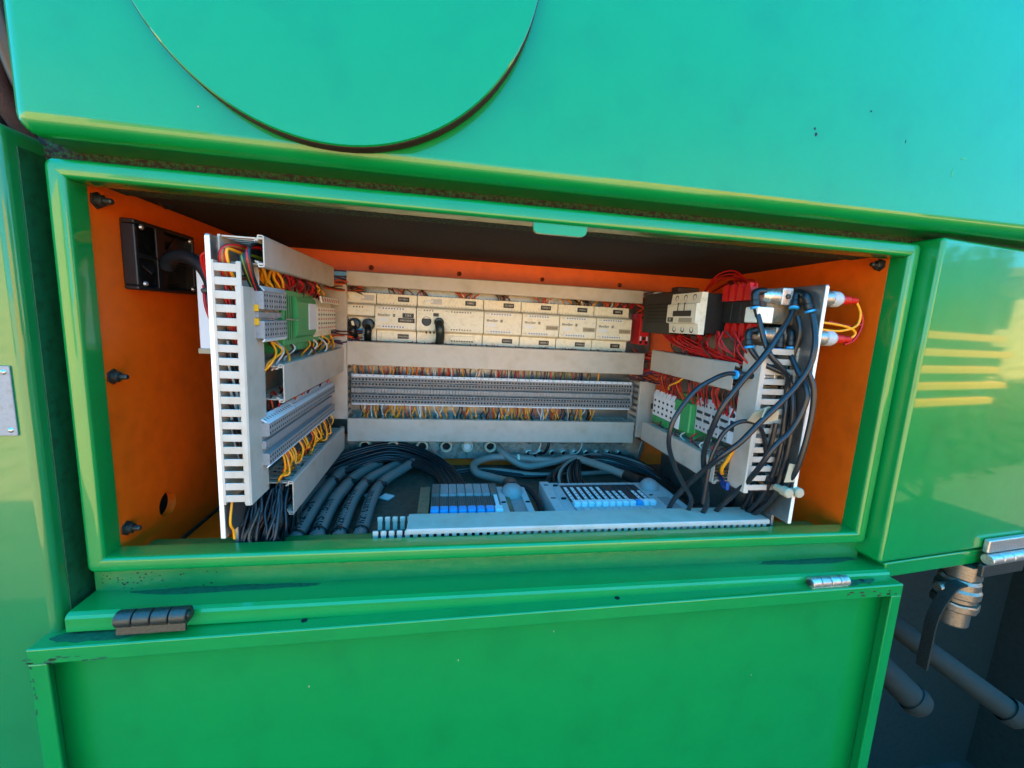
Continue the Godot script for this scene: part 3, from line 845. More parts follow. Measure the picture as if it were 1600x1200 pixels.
# one feed-through terminal, standing up: x is its thickness
func terminal_mesh(w: float, h: float, d: float, m_body: Material, m_hole: Material) -> Mesh:
	var key := "tm%.4f %.4f %.4f" % [w, h, d] + str(m_body.get_instance_id())
	if cache.has(key): return cache[key]
	var st := start()
	var t := w * 0.92
	add_rbox(st, Vector3(0, 0, d * 0.35), Vector3(t, h, d * 0.7), 0.0004)
	add_rbox(st, Vector3(0, h * 0.415, d * 0.83), Vector3(t, h * 0.17, d * 0.3), 0.0006)
	add_rbox(st, Vector3(0, h * 0.235, d * 0.85), Vector3(t, h * 0.14, d * 0.3), 0.0006)
	add_rbox(st, Vector3(0, 0.0, d * 0.87), Vector3(t, h * 0.16, d * 0.3), 0.0006)
	add_rbox(st, Vector3(0, -h * 0.235, d * 0.85), Vector3(t, h * 0.14, d * 0.3), 0.0006)
	add_rbox(st, Vector3(0, -h * 0.415, d * 0.83), Vector3(t, h * 0.17, d * 0.3), 0.0006)
	var mesh := st.commit()
	mesh.surface_set_material(0, m_body)
	var s2 := start()
	for y in [0.415, 0.235, -0.235, -0.415]:
		add_rbox(s2, Vector3(0, y * h, d * (1.0 if abs(y) < 0.3 else 0.98)), Vector3(t * 0.62, h * 0.075, 0.0012), 0.0003)
	s2.commit(mesh)
	mesh.surface_set_material(1, m_hole)
	cache[key] = mesh
	return mesh

func raw_part(called: String, mesh: Mesh, parent: Node, at: Vector3, basis := Basis.IDENTITY) -> MeshInstance3D:
	var o := MeshInstance3D.new()
	o.name = numbered(parent, called)
	o.mesh = mesh
	o.transform = Transform3D(basis, at)
	parent.add_child(o, true)
	return o

func build_back_terminals() -> void:
	var o := thing("terminal_strip", "long grey terminal strip along the back between two ducts", "terminal strip", Vector3(0.236, 0.168, BZ))
	var n := 92
	var p := 0.712 / n
	var tm := terminal_mesh(p, 0.064, 0.045, M["grey_plastic"], M["hole"])
	for k in n:
		raw_part("terminal", tm, o, Vector3((k + 0.5) * p, 0, 0))
	part("end_block", rbox(Vector3(0.006, 0.06, 0.04), 0.001), "grey_plastic", o, Vector3(n * p + 0.003, 0, 0.02))
	# white marker strips, in lengths, above and below
	var cuts := [0, 10, 16, 31, 40, 52, 56, 64, 74, 92]
	for i in cuts.size() - 1:
		var a: float = cuts[i] * p + 0.0006
		var b: float = cuts[i + 1] * p - 0.0006
		part("marker_strip", rbox(Vector3(b - a, 0.0065, 0.003), 0.0008), "white", o, Vector3((a + b) / 2, 0.0352, 0.043), Basis(Vector3.RIGHT, -0.5))
		part("marker_strip", rbox(Vector3(b - a, 0.004, 0.0025), 0.0008), "white", o, Vector3((a + b) / 2, -0.0345, 0.043), Basis(Vector3.RIGHT, 0.5))
		for k in range(cuts[i], cuts[i + 1]):
			if k % 2 == 0: part("number_mark", rbox(Vector3(0.0034, 0.0016, 0.0002), 0.0001), "faint_ink", o, Vector3((k + 0.6) * p, 0.0359, 0.0444), Basis(Vector3.RIGHT, -0.5))
	part("rail", rbox(Vector3(0.72, 0.035, 0.006), 0.001), "zinc", o, Vector3(0.36, 0, 0.002))

# terminals that stand on a side plate: b turns their face towards the cabinet's middle
func build_left_devices() -> void:
	var b := axes(Vector3(0, 0, -1), Vector3(0, 1, 0), Vector3(1, 0, 0))
	# upper row
	var g := thing("terminal_block", "block of four thick grey terminals with yellow bridges, upper row of the left plate", "terminal block", Vector3(LX, 0.341, -0.028))
	g.basis = b
	for k in 5:
		var o := part("terminal", rbox(Vector3(0.0155, 0.05, 0.036), 0.0008), "grey_plastic", g, Vector3(0.008 + k * 0.0163, 0, 0.018))
		for s in [-1, 1]:
			part("step", rbox(Vector3(0.0155, 0.024, 0.014), 0.0008), "grey_plastic", o, Vector3(0, s * 0.0195, 0.022))
			for q in 3:
				for e in [-1, 1]:
					part("contact_hole", rbox(Vector3(0.003, 0.003, 0.0008), 0.0003), "hole", o, Vector3(e * 0.0038, s * (0.012 + q * 0.0072), 0.0289))
		part("middle_bar", rbox(Vector3(0.0155, 0.008, 0.006), 0.0008), "grey_plastic", o, Vector3(0, 0, 0.019))
	for y in [-0.009, 0.009]:
		part("bridge", rbox(Vector3(0.003, 0.009, 0.014), 0.0005), "yellow", g, Vector3(-0.001, y, 0.034))
	part("marker_strip", rbox(Vector3(0.08, 0.008, 0.002), 0.0006), "pale_grey", g, Vector3(0.041, 0.035, 0.045), Basis(Vector3.RIGHT, -0.7))
	part("marker_strip", rbox(Vector3(0.08, 0.005, 0.002), 0.0006), "white", g, Vector3(0.041, -0.034, 0.045), Basis(Vector3.RIGHT, 0.7))
	var gm := thing("relay_module", "bright green plug-in module with a white label on the left plate", "module", Vector3(LX, 0.337, -0.115))
	gm.basis = b
	part("housing", rbox(Vector3(0.045, 0.086, 0.040), 0.0015), "term_green", gm, Vector3(0.022, 0, 0.02))
	part("housing", rbox(Vector3(0.108, 0.086, 0.038), 0.0015), "term_green", gm, Vector3(0.0995, 0, 0.019))
	part("cover", prism([[0.0, -0.038], [0.0335, -0.038], [0.042, -0.030], [0.045, -0.02], [0.045, 0.026], [0.042, 0.034], [0.0, 0.038]], 0.048, 0.148), "term_green", gm, Vector3.ZERO, axes(Vector3(0, 0, 1), Vector3(0, 1, 0), Vector3(1, 0, 0)))
	for k in 4:
		part("groove", rbox(Vector3(0.001, 0.07, 0.0008), 0.0002), "hole", gm, Vector3(0.008 + k * 0.0095, 0, 0.0401))
	part("pin", tube([Vector3(0.0, -0.002, 0.044), Vector3(0.04, -0.003, 0.047)], 0.0012, 6, 1), "steel", gm)
	part("label", rbox(Vector3(0.044, 0.046, 0.0012), 0.0004), "white", gm, Vector3(0.124, 0.002, 0.0458))
	for k in 7:
		part("lower_plug", rbox(Vector3(0.018, 0.012, 0.03), 0.001), "term_green", gm, Vector3(0.012 + k * 0.0213, -0.0495, 0.018))
	var st := thing("terminal_block", "pale terminals with reddish print at the far end of the left plate's upper row", "terminal block", Vector3(LX, 0.337, -0.268))
	st.basis = b
	for k in 8:
		var o := part("terminal", rbox(Vector3(0.0155, 0.074, 0.036), 0.0008), "cream", st, Vector3(0.009 + k * 0.0163, 0, 0.018))
		part("foot", rbox(Vector3(0.0155, 0.014, 0.034), 0.0008), "term_green", o, Vector3(0, -0.038, 0.0))
		part("head", rbox(Vector3(0.0155, 0.046, 0.011), 0.0008), "cream", o, Vector3(0, -0.002, 0.0225))
		for q in 5:
			part("contact_hole", rbox(Vector3(0.006, 0.0032, 0.0008), 0.0003), ["w_orange", "hole"][q % 2], o, Vector3(0, -0.019 + q * 0.0085, 0.0282))
	part("marker_carrier", rbox(Vector3(0.132, 0.013, 0.003), 0.0008), "cream", st, Vector3(0.066, 0.0345, 0.052), Basis(Vector3.RIGHT, -0.25))
	for k in 8:
		part("marker_print", rbox(Vector3(0.007, 0.007, 0.0004), 0.0001), "w_orange", st, Vector3(0.009 + k * 0.0163, 0.0348, 0.0535), Basis(Vector3.RIGHT, -0.25))
	# lower row: one long strip of thin terminals
	var o2 := thing("terminal_strip", "long grey terminal strip on the left plate with a white marker rail on top", "terminal strip", Vector3(LX, 0.161, -0.034))
	o2.basis = b
	var n := 44
	var p := 0.352 / n
	var prof := [[0.0, -0.031], [0.045, -0.031], [0.045, -0.014], [0.036, -0.013], [0.036, -0.007], [0.041, -0.006], [0.041, 0.004], [0.036, 0.005], [0.036, 0.011], [0.046, 0.012], [0.046, 0.029], [0.043, 0.031], [0.0, 0.031]]
	var tm := ArrayMesh.new()
	var s1 := start()
	add_prism(s1, prof, -p * 0.46, p * 0.46)
	s1.commit(tm)
	tm.surface_set_material(0, M["grey_plastic"])
	var s2 := start()
	for y in [0.016, 0.024, -0.019, -0.026]:
		add_rbox(s2, Vector3(0.0455 if y > 0 else 0.0445, y, 0), Vector3(0.0014, 0.003, p * 0.45), 0.0003)
	s2.commit(tm)
	tm.surface_set_material(1, M["hole"])
	for k in n:
		raw_part("terminal", tm, o2, Vector3((k + 0.5) * p, 0, 0), axes(Vector3(0, 0, 1), Vector3(0, 1, 0), Vector3(1, 0, 0)))
	var a := 0.0
	for l in [0.11, 0.12, 0.12]:
		part("marker_strip", rbox(Vector3(l - 0.002, 0.017, 0.002), 0.0006), "white", o2, Vector3(a + l / 2, 0.0335, 0.038), Basis(Vector3.RIGHT, -1.0))
		for k in int(l / 0.0085):
			part("number_mark", rbox(Vector3(0.003, 0.0045, 0.0002), 0.0001), "faint_ink", o2, Vector3(a + 0.006 + k * 0.0085, 0.0345, 0.0386), Basis(Vector3.RIGHT, -1.0))
		a += l + 0.001
	part("marker_strip", rbox(Vector3(0.352, 0.006, 0.002), 0.0006), "white", o2, Vector3(0.176, -0.0325, 0.043), Basis(Vector3.RIGHT, 0.8))

func build_right_devices() -> void:
	var b := axes(Vector3(0, 0, 1), Vector3(0, 1, 0), Vector3(-1, 0, 0))
	# contactor with its black rear block
	var c := thing("contactor", "cream contactor with three screw wells above and below, upper row of the right plate", "contactor", Vector3(RX, 0.383, -0.25))
	c.basis = b
	part("base", rbox(Vector3(0.101, 0.076, 0.104), 0.002), "black_box", c, Vector3(0.0515, 0.001, 0.052))
	part("front", prism([[0.100, -0.039], [0.112, -0.039], [0.114, -0.020], [0.121, -0.018], [0.121, 0.018], [0.114, 0.020], [0.112, 0.040], [0.100, 0.040]], 0.0, 0.103), "cream", c, Vector3(0.0, 0, 0), axes(Vector3(0, 0, 1), Vector3(0, 1, 0), Vector3(1, 0, 0)))
	for s in [-1, 1]:
		for k in 3:
			part("screw_well", lathe([[0, 0.0003], [0.0042, 0.0003], [0.0055, 0.0014], [0.006, 0]], 12), "hole", c, Vector3(0.02 + k * 0.031, s * 0.031, 0.1122), Basis(Vector3.RIGHT, PI / 2))
	part("dark_window", rbox(Vector3(0.064, 0.011, 0.0016), 0.0005), "black_plastic", c, Vector3(0.056, 0.0, 0.1212))
	part("name_tag", rbox(Vector3(0.02, 0.009, 0.0016), 0.0005), "tag_black", c, Vector3(0.016, -0.012, 0.1212))
	text("print", "K1", 0.007, "tag_text", c, Vector3(0.016, -0.012, 0.1222))
	for x in [0.04, 0.063]:
		part("slot", rbox(Vector3(0.0022, 0.026, 0.002), 0.0005), "hole", c, Vector3(x, 0.008, 0.1208))
	part("label", rbox(Vector3(0.045, 0.009, 0.0006), 0.0002), "tape", c, Vector3(0.07, -0.013, 0.1211))
	var bk := thing("power_unit", "plain black box at the rear of the right plate, left of the cream contactor", "power unit", Vector3(RX, 0.386, -0.338))
	bk.basis = b
	part("housing", rbox(Vector3(0.135, 0.092, 0.098), 0.0025, 2), "black_box", bk, Vector3(0, 0, 0.049))
	part("clip", rbox(Vector3(0.02, 0.005, 0.012), 0.001), "pale_grey", bk, Vector3(-0.02, 0.047, 0.09))
	part("terminal_cap", rbox(Vector3(0.03, 0.012, 0.05), 0.002), "black_plastic", bk, Vector3(0.045, 0.051, 0.06))
	for k in 6:
		part("vent_slot", rbox(Vector3(0.09, 0.002, 0.001), 0.0003), "hole", bk, Vector3(0, -0.02 + k * 0.008, 0.098))
	# clear relay block
	var rb := thing("relay_block", "smoky clear relays with red plugs above and below, right plate beside the contactor", "relay")
	rb.position = Vector3(RX, 0.39, -0.145)
	rb.basis = b
	for k in 4:
		part("relay", rbox(Vector3(0.022, 0.036, 0.058), 0.0015), "tan", rb, Vector3(0.012 + k * 0.0235, -0.003, 0.029))
		part("clear_cover", rbox(Vector3(0.0226, 0.038, 0.012), 0.001), "black_box", rb, Vector3(0.012 + k * 0.0235, -0.003, 0.061))
	for s in [0, 1]:
		for k in 4:
			var y := 0.030 if s == 0 else -0.036
			part("red_plug", prism([[-0.0065, -0.013], [0.0065, -0.013], [0.0065, 0.006], [0.0035, 0.016], [-0.0035, 0.016], [-0.0065, 0.006]], 0.0, 0.014), "red", rb, Vector3(0.012 + k * 0.0195, y, 0.062 - 0.012 * s))
	part("cream_socket", rbox(Vector3(0.03, 0.026, 0.03), 0.002), "cream", rb, Vector3(0.092, -0.008, 0.066))
	# lower row
	var t := thing("terminal_block", "green and white terminal block with a black corner, lower left of the right plate", "terminal block", Vector3(RX, 0.163, -0.392))
	t.basis = b
	for k in 5:
		var o := part("terminal", rbox(Vector3(0.0185, 0.05, 0.05), 0.001), "white", t, Vector3(0.012 + k * 0.0195, -0.002, 0.03))
		part("foot", rbox(Vector3(0.0185, 0.018, 0.05), 0.001), "term_green", o, Vector3(0, -0.0345, 0.0))
		part("marker", rbox(Vector3(0.0165, 0.015, 0.0016), 0.0005), "white", o, Vector3(0, 0.031, 0.0235), Basis(Vector3.RIGHT, -0.4))
		for q in 3:
			part("contact_hole", rbox(Vector3(0.007, 0.005, 0.0012), 0.0004), "hole", o, Vector3(0, -0.015 + q * 0.014, 0.0252))
	part("black_corner", rbox(Vector3(0.008, 0.014, 0.052), 0.001), "black_plastic", t, Vector3(0.0, -0.008, 0.032))
	var gm := thing("relay_module", "green module with a white label, lower row of the right plate", "module", Vector3(RX, 0.166, -0.292))
	gm.basis = b
	part("housing", rbox(Vector3(0.075, 0.092, 0.05), 0.002), "term_green", gm, Vector3(0.042, 0, 0.025))
	part("cover", rbox(Vector3(0.062, 0.066, 0.016), 0.004, 2), "term_green", gm, Vector3(0.046, -0.002, 0.056))
	part("label", rbox(Vector3(0.032, 0.04, 0.0012), 0.0004), "white", gm, Vector3(0.026, -0.014, 0.0645))
	var pt := thing("terminal_block", "pale grey terminals with dark labels between the green module and the upright duct", "terminal block", Vector3(RX, 0.176, -0.213))
	pt.basis = b
	for k in 8:
		var o := part("terminal", rbox(Vector3(0.0125, 0.062, 0.052), 0.0008), "pale_grey", pt, Vector3(0.007 + k * 0.0131, 0, 0.026))
		for q in 4:
			part("contact_hole", rbox(Vector3(0.004, 0.0042, 0.001), 0.0003), "hole", o, Vector3(0.001, -0.0235 + q * 0.0155 + (0.001 if q > 1 else 0.0), 0.0262))
	for y in [-0.007, 0.008]:
		for k in 4:
			part("label", rbox(Vector3(0.017, 0.006, 0.0008), 0.0002), "dark_label", pt, Vector3(0.013 + k * 0.0255, y, 0.0526))
	part("marker_strip", rbox(Vector3(0.104, 0.012, 0.0016), 0.0004), "white", pt, Vector3(0.053, 0.0335, 0.047), Basis(Vector3.RIGHT, -0.8))
	for k in 2:
		var o := part("thick_terminal", rbox(Vector3(0.022, 0.066, 0.056), 0.001), "white", pt, Vector3(0.120 + k * 0.0232, 0.004, 0.028))
		part("lever", rbox(Vector3(0.011, 0.02, 0.0016), 0.0005), "dark_label", o, Vector3(0, 0.001, 0.0285))
		part("screw", lathe([[0, 0.0012], [0.004, 0.001], [0.005, 0]], 12), "dark_label", o, Vector3(0, 0.021, 0.028), Basis(Vector3.RIGHT, PI / 2))
	part("yellow_bridge", rbox(Vector3(0.01, 0.008, 0.01), 0.001), "yellow", pt, Vector3(0.142, 0.041, 0.05))

func ring(r0: float, r1: float, h: float) -> Mesh:
	return lathe([[r0, 0.0], [r0, h], [r0 + (r1 - r0) * 0.3, h * 1.15], [r1 * 0.95, h], [r1, h * 0.8], [r1, 0.0]], 20)

func build_glands() -> void:
	var o := thing("gland_plate", "dull metal plate with a row of cable glands under the lowest back duct", "gland plate")
	bar("plate", Vector3(0.19, -0.018, -0.497), Vector3(0.995, 0.046, -0.492), "zinc", o, 0.001)
	var out := Basis(Vector3.RIGHT, PI / 2)
	for k in 6:
		var x: float = [0.263, 0.331, 0.404, 0.465, 0.520, 0.580][k]
		var g := part("gland", lathe([[0.019, 0.0], [0.019, 0.006], [0.017, 0.008], [0.0, 0.008]], 8), "zinc", o, Vector3(x, 0.020, -0.492), out)
		part("gland_ring", ring(0.0105, 0.0155, 0.014), "cream", g, Vector3(0, 0.004, 0))
		if k == 4:
			part("white_plug", lathe([[0, 0.019], [0.006, 0.0185], [0.0095, 0.016], [0.0105, 0.010]], 16), "white", g)
		else:
			part("gland_hole", lathe([[0, 0.0085], [0.0108, 0.0085]], 16), "hole", g)
	for j in 2:
		for k in 9:
			var g := part("small_gland", ring(0.006, 0.0105, 0.008), "zinc", o, Vector3(0.687 + k * 0.0325, -0.001 + j * 0.036, -0.492), out)
			part("small_hole", lathe([[0, 0.001], [0.0062, 0.001]], 12), "hole", g)
	for k in 4:
		var x: float = [0.706, 0.725, 0.82, 0.730][k]
		part("thin_lead", tube([Vector3(x, 0.05, -0.47), Vector3(x + 0.006, 0.03, -0.462), Vector3(x - 0.003, 0.006, -0.468), Vector3(x - 0.018, -0.001, -0.488)], 0.0022, 6), ["w_white", "w_black", "w_white", "w_black"][k], o)

func build_valve_islands() -> void:
	# left island: eight slices between tan end blocks, a grey connector plate beside it
	var a := thing("valve_island", "left valve island with seven blue caps and tan end blocks on the cabinet floor", "valve", Vector3(0.413, -0.0398, -0.10))
	bar("end_block", Vector3(0.0, 0, -0.155), Vector3(0.021, 0.043, 0.0), "tan", a, 0.0015)
	for k in 8:
		var x := 0.0235 + k * 0.0165
		var s := part("slice", rbox(Vector3(0.0158, 0.045, 0.155), 0.0012), "isle_grey", a, Vector3(x + 0.008, 0.0225, -0.0775))
		part("top_step", rbox(Vector3(0.0152, 0.006, 0.05), 0.001), "grey_plastic" if k > 0 and k < 7 else "isle_grey", s, Vector3(0, 0.0245, -0.05))
		for e in [-1, 0, 1]:
			part("rib", rbox(Vector3(0.0012, 0.002, 0.055), 0.0004), "dark_label", s, Vector3(e * 0.0045, 0.0228, 0.008))
		var cap := part("cap", rbox(Vector3(0.0150, 0.012, 0.020), 0.003, 2), "blue" if k < 7 else "white", s, Vector3(0, 0.0265, 0.047))
		part("foot", rbox(Vector3(0.0154, 0.008, 0.016), 0.001), "pale_grey", s, Vector3(0, 0.0225, 0.068))
		if k == 7: part("label", rbox(Vector3(0.007, 0.001, 0.06), 0.0003), "white", s, Vector3(0.001, 0.0243, -0.005))
	bar("end_block", Vector3(0.157, 0, -0.155), Vector3(0.178, 0.043, 0.0), "tan", a, 0.0015)
	var cp := thing("connector_plate", "grey connector plate with a white dome beside the blue capped valves", "connector", Vector3(0.598, -0.0398, -0.165))
	part("base", rbox(Vector3(0.058, 0.04, 0.165), 0.002), "grey_plastic", cp, Vector3(0, 0.02, 0.0))
	for s in [-1, 1]:
		part("side_rail", rbox(Vector3(0.013, 0.009, 0.165), 0.0015), "pale_grey", cp, Vector3(s * 0.0235, 0.0405, 0.0))
		part("clip", rbox(Vector3(0.009, 0.003, 0.004), 0.001), "hole", cp, Vector3(s * 0.0235, 0.0455, -0.005))
	part("dome", lathe([[0.0225, -0.01], [0.0225, 0.004], [0.0215, 0.012], [0.018, 0.02], [0.012, 0.025], [0, 0.0275]], 24, true), "grey_plastic", cp, Vector3(0, 0.036, -0.052), Basis(Vector3.RIGHT, -0.15))
	# right island
	var b := thing("valve_island", "right valve island with white caps, one blue, and dark label windows", "valve", Vector3(0.664, -0.0398, -0.105))
	part("end_plate", rbox(Vector3(0.020, 0.05, 0.155), 0.0015), "pale_grey", b, Vector3(0.010, 0.025, -0.0775))
	part("end_plate", rbox(Vector3(0.020, 0.047, 0.155), 0.0015), "pale_grey", b, Vector3(0.031, 0.0235, -0.0775))
	for x in [0.01, 0.031]:
		for z in [-0.135, -0.07]:
			part("clip", rbox(Vector3(0.01, 0.004, 0.004), 0.001), "hole", b, Vector3(x, 0.049, z))
	for k in 12:
		var x := 0.0425 + k * 0.0142
		var s := part("slice", rbox(Vector3(0.0137, 0.046, 0.155), 0.001), "pale_grey", b, Vector3(x + 0.0071, 0.023, -0.0775))
		part("label_window", rbox(Vector3(0.0132, 0.002, 0.082), 0.0004), "dark_label", s, Vector3(0, 0.0231, -0.022))
		if k not in [9]:
			part("label", rbox(Vector3(0.0065, 0.0012, 0.068 if k < 6 else 0.045), 0.0003), "white", s, Vector3(0.0, 0.0243, -0.016 if k < 6 else -0.006))
			for q in 4:
				part("print", rbox(Vector3(0.003, 0.0004, 0.004), 0.0001), "faint_ink", s, Vector3(0.0, 0.0249, -0.03 + q * 0.013))
		part("cap", rbox(Vector3(0.0128, 0.011, 0.014), 0.003, 2), "blue" if k == 9 else "white", s, Vector3(0, 0.0265, 0.033))
		part("foot", rbox(Vector3(0.0132, 0.006, 0.03), 0.001), "pale_grey", s, Vector3(0, 0.0225, 0.060))
	part("connector_plate", rbox(Vector3(0.062, 0.046, 0.155), 0.002), "pale_grey", b, Vector3(0.245, 0.023, -0.0775))
	part("window", rbox(Vector3(0.026, 0.001, 0.06), 0.0003), "grey_plastic", b, Vector3(0.245, 0.0465, -0.045))
	for z in [-0.125, -0.085]:
		part("clip", rbox(Vector3(0.008, 0.003, 0.003), 0.001), "hole", b, Vector3(0.224, 0.0465, z))
	part("dome", lathe([[0.021, -0.01], [0.021, 0.004], [0.020, 0.012], [0.017, 0.02], [0.011, 0.025], [0, 0.0275]], 24, true), "grey_plastic", b, Vector3(0.238, 0.041, -0.125), Basis(Vector3.RIGHT, 0.5))

func fitting(label: String, group: String, from: Vector3, l: float, r: float, elbows: Array) -> void:
	# from: outer end at the plate; the body runs towards -x
	var o := thing("air_fitting", label, "fitting", from, group)
	var bx := Basis(Vector3(0, -1, 0), Vector3(-1, 0, 0), Vector3(0, 0, -1))
	part("hex_nut", lathe([[0, 0.0], [r * 1.15, 0.0], [r * 1.15, l * 0.22], [r, l * 0.24], [0, l * 0.24]], 6), "steel", o, Vector3.ZERO, bx)
	part("body", lathe([[0, l * 0.2], [r * 0.8, l * 0.24], [r, l * 0.3], [r, l * 0.82], [r * 0.85, l * 0.88], [r * 0.7, l], [0, l]], 20), "steel", o, Vector3.ZERO, bx)
	part("block", rbox(Vector3(l * 0.3, r * 2.3, r * 2.3), 0.002, 2), "zinc", o, Vector3(-l * 0.42, 0, 0))
	part("screw", lathe([[0, 0.003], [r * 0.3, 0.0025], [r * 0.35, 0]], 10), "dark_steel", o, Vector3(-l * 0.42, 0, r * 1.15), Basis(Vector3.RIGHT, PI / 2))
	for e in elbows:
		var p: Vector3 = e[0]
		var d: Vector3 = e[1].normalized()
		var el := part("elbow", tube([p - d * 0.001 + e[2] * 0.018, p + e[2] * 0.006, p + d * 0.005, p + d * 0.020], 0.0062, 12), "black_plastic", o)
		var q := Basis(Quaternion(Vector3.UP, d))
		part("collar", lathe([[0.0062, 0.0], [0.0072, 0.002], [0.0072, 0.009], [0.006, 0.011], [0, 0.011]], 16), "black_plastic", el, p + d * 0.014, q)
		part("release_ring", lathe([[0, 0.0], [0.0072, 0.0], [0.0077, 0.0012], [0.0074, 0.0032], [0.005, 0.004], [0, 0.004]], 18), "blue", el, p + d * 0.0255, q)

func build_fittings() -> void:
	fitting("topmost silver air fitting on the right plate, black elbows at both ends", "air fittings on the right plate", Vector3(RX, 0.414, -0.055), 0.066, 0.0125, [
		[Vector3(-0.080, 0.006, 0.003), Vector3(0.05, -1, 0.15), Vector3(1, 0, 0)],
		[Vector3(-0.012, 0.008, 0.012), Vector3(-0.2, -1, 0.25), Vector3(0.3, 0, -1)],
		[Vector3(0.004 - 0.014, 0.003, 0.030), Vector3(0.25, -1, 0.25), Vector3(0.2, 0.2, -1)]])
	fitting("middle silver air fitting on the right plate, over the top of the upright duct", "air fittings on the right plate", Vector3(RX, 0.350, -0.058), 0.064, 0.012, [
		[Vector3(-0.080, 0.005, 0.003), Vector3(0.05, -1, 0.2), Vector3(1, 0, 0)],
		[Vector3(-0.010, 0.008, 0.016), Vector3(0.0, -1, 0.1), Vector3(0.2, 0.1, -1)],
		[Vector3(-0.026, 0.004, 0.012), Vector3(-0.05, -1, 0.05), Vector3(0.2, 0.1, -1)]])
	fitting("lowest silver air fitting on the right plate, elbow turned to the left", "air fittings on the right plate", Vector3(RX, 0.280, -0.048), 0.062, 0.0105, [
		[Vector3(-0.072, 0.001, 0.0), Vector3(-1, 0.02, 0.05), Vector3(1, 0, 0)],
		[Vector3(-0.010, 0.0, 0.004), Vector3(0.0, -1, 0.05), Vector3(-0.8, 0.1, 0)]])
	# pressure switches through the plate, with red plugs outside
	for k in 2:
		var y: float = [0.415, 0.350][k]
		var o := thing("pressure_switch", ["upper pressure switch with a red plug behind the right plate", "lower pressure switch with a red plug behind the right plate"][k], "switch", Vector3(RX + 0.006, y, -0.042), "pressure switches behind the right plate")
		var bx := Basis(Vector3(0, 1, 0), Vector3(1, 0, 0), Vector3(0, 0, -1))
		part("hex_body", lathe([[0, 0], [0.015, 0], [0.015, 0.044], [0.013, 0.046], [0, 0.046]], 6), "zinc", o, Vector3.ZERO, bx)
		part("white_cap", lathe([[0.012, 0.046], [0.0132, 0.048], [0.0132, 0.060], [0.010, 0.066], [0, 0.068]], 18), "pale_grey", o, Vector3.ZERO, bx)
		part("red_plug", lathe([[0, 0.066], [0.0078, 0.066], [0.0078, 0.082], [0.006, 0.086], [0.0055, 0.098], [0.004, 0.1], [0, 0.1]], 12), "red", o, Vector3.ZERO, bx)
		part("yellow_wire", tube([[Vector3(0.097, 0, 0.001), Vector3(0.108, -0.02, 0.003), Vector3(0.103, -0.042, 0.004), Vector3(0.07, -0.052, 0.004), Vector3(0.03, -0.050, 0.002)], [Vector3(0.097, 0, 0.001), Vector3(0.105, 0.010, 0.003), Vector3(0.092, 0.019, 0.004), Vector3(0.06, 0.024, 0.004), Vector3(0.03, 0.026, 0.002)]][k], 0.0021, 8), "w_yellow", o)
		part("red_wire", tube([[Vector3(0.097, 0, -0.001), Vector3(0.112, -0.018, 0.0), Vector3(0.119, -0.04, 0.0), Vector3(0.108, -0.066, 0.0), Vector3(0.09, -0.074, 0.0)], [Vector3(0.097, 0, -0.001), Vector3(0.112, 0.006, -0.002), Vector3(0.119, 0.026, 0.0), Vector3(0.10, 0.022, -0.002), Vector3(0.05, 0.028, 0.0)]][k], 0.0021, 8), "w_red", o)
	# gauge ports low on the right plate
	var kn := thing("plugged_port", "pair of pale plugs sticking out under the right plate's tape label", "fitting", Vector3(RX, 0.094, -0.02))
	for s in [-1, 1]:
		part("plug", lathe([[0, 0.0], [0.0062, 0.0], [0.0062, 0.014], [0.0085, 0.015], [0.0085, 0.027], [0.007, 0.029], [0, 0.029]], 14), "tape", kn, Vector3(-0.004 + s * 0.010, 0, 0.0), Basis(Vector3.RIGHT, PI / 2))
	part("stem", lathe([[0, 0.0], [0.008, 0.0], [0.008, 0.028], [0, 0.03]], 12), "black_plastic", kn, Vector3(0.002, 0.008, -0.012), Basis(Vector3.BACK, PI / 2))
	var pr := thing("round_port", "black threaded port with a chrome ring, low on the right plate", "fitting", Vector3(RX, 0.118, -0.06))
	part("body", lathe([[0, 0], [0.013, 0], [0.013, 0.022], [0.010, 0.024], [0, 0.024]], 16), "black_plastic", pr, Vector3.ZERO, Basis(Vector3(0, -1, 0), Vector3(-0.7, 0, 0.714), Vector3(-0.714, 0, -0.7)))
	part("chrome_ring", ring(0.006, 0.0095, 0.006), "steel", pr, Vector3(-0.017, 0, 0.0175), Basis(Vector3(0, -1, 0), Vector3(-0.7, 0, 0.714), Vector3(-0.714, 0, -0.7)))
	var bn := thing("brass_nozzle", "small brass nozzle with a blue tip near the bottom of the right plate", "fitting", Vector3(RX - 0.002, 0.072, -0.075))
	part("body", lathe([[0, 0], [0.008, 0], [0.009, 0.01], [0.006, 0.014], [0.005, 0.026], [0, 0.027]], 12), "brass", bn, Vector3.ZERO, Basis(Vector3(0, -1, 0), Vector3(-1, 0, 0), Vector3(0, 0, -1)))
	part("tip", lathe([[0, 0.026], [0.0035, 0.027], [0.0035, 0.036], [0, 0.036]], 10), "blue", bn, Vector3.ZERO, Basis(Vector3(0, -1, 0), Vector3(-1, 0, 0), Vector3(0, 0, -1)))
	var tp := thing("tape_flag", "cream tape flag wrapped round the tubes near the lower end of the right plate", "tape", Vector3(1.026, 0.126, 0.001))
	part("flag", prism([[-0.010, -0.016], [0.006, -0.014], [0.009, 0.015], [-0.006, 0.017]], -0.0007, 0.0007), "tape", tp, Vector3.ZERO, Basis(Vector3.UP, -0.2))
	var tp2 := thing("tape_flag", "crumpled cream tape round the tubes in front of the upright right duct", "tape", Vector3(0.962, 0.222, -0.006))
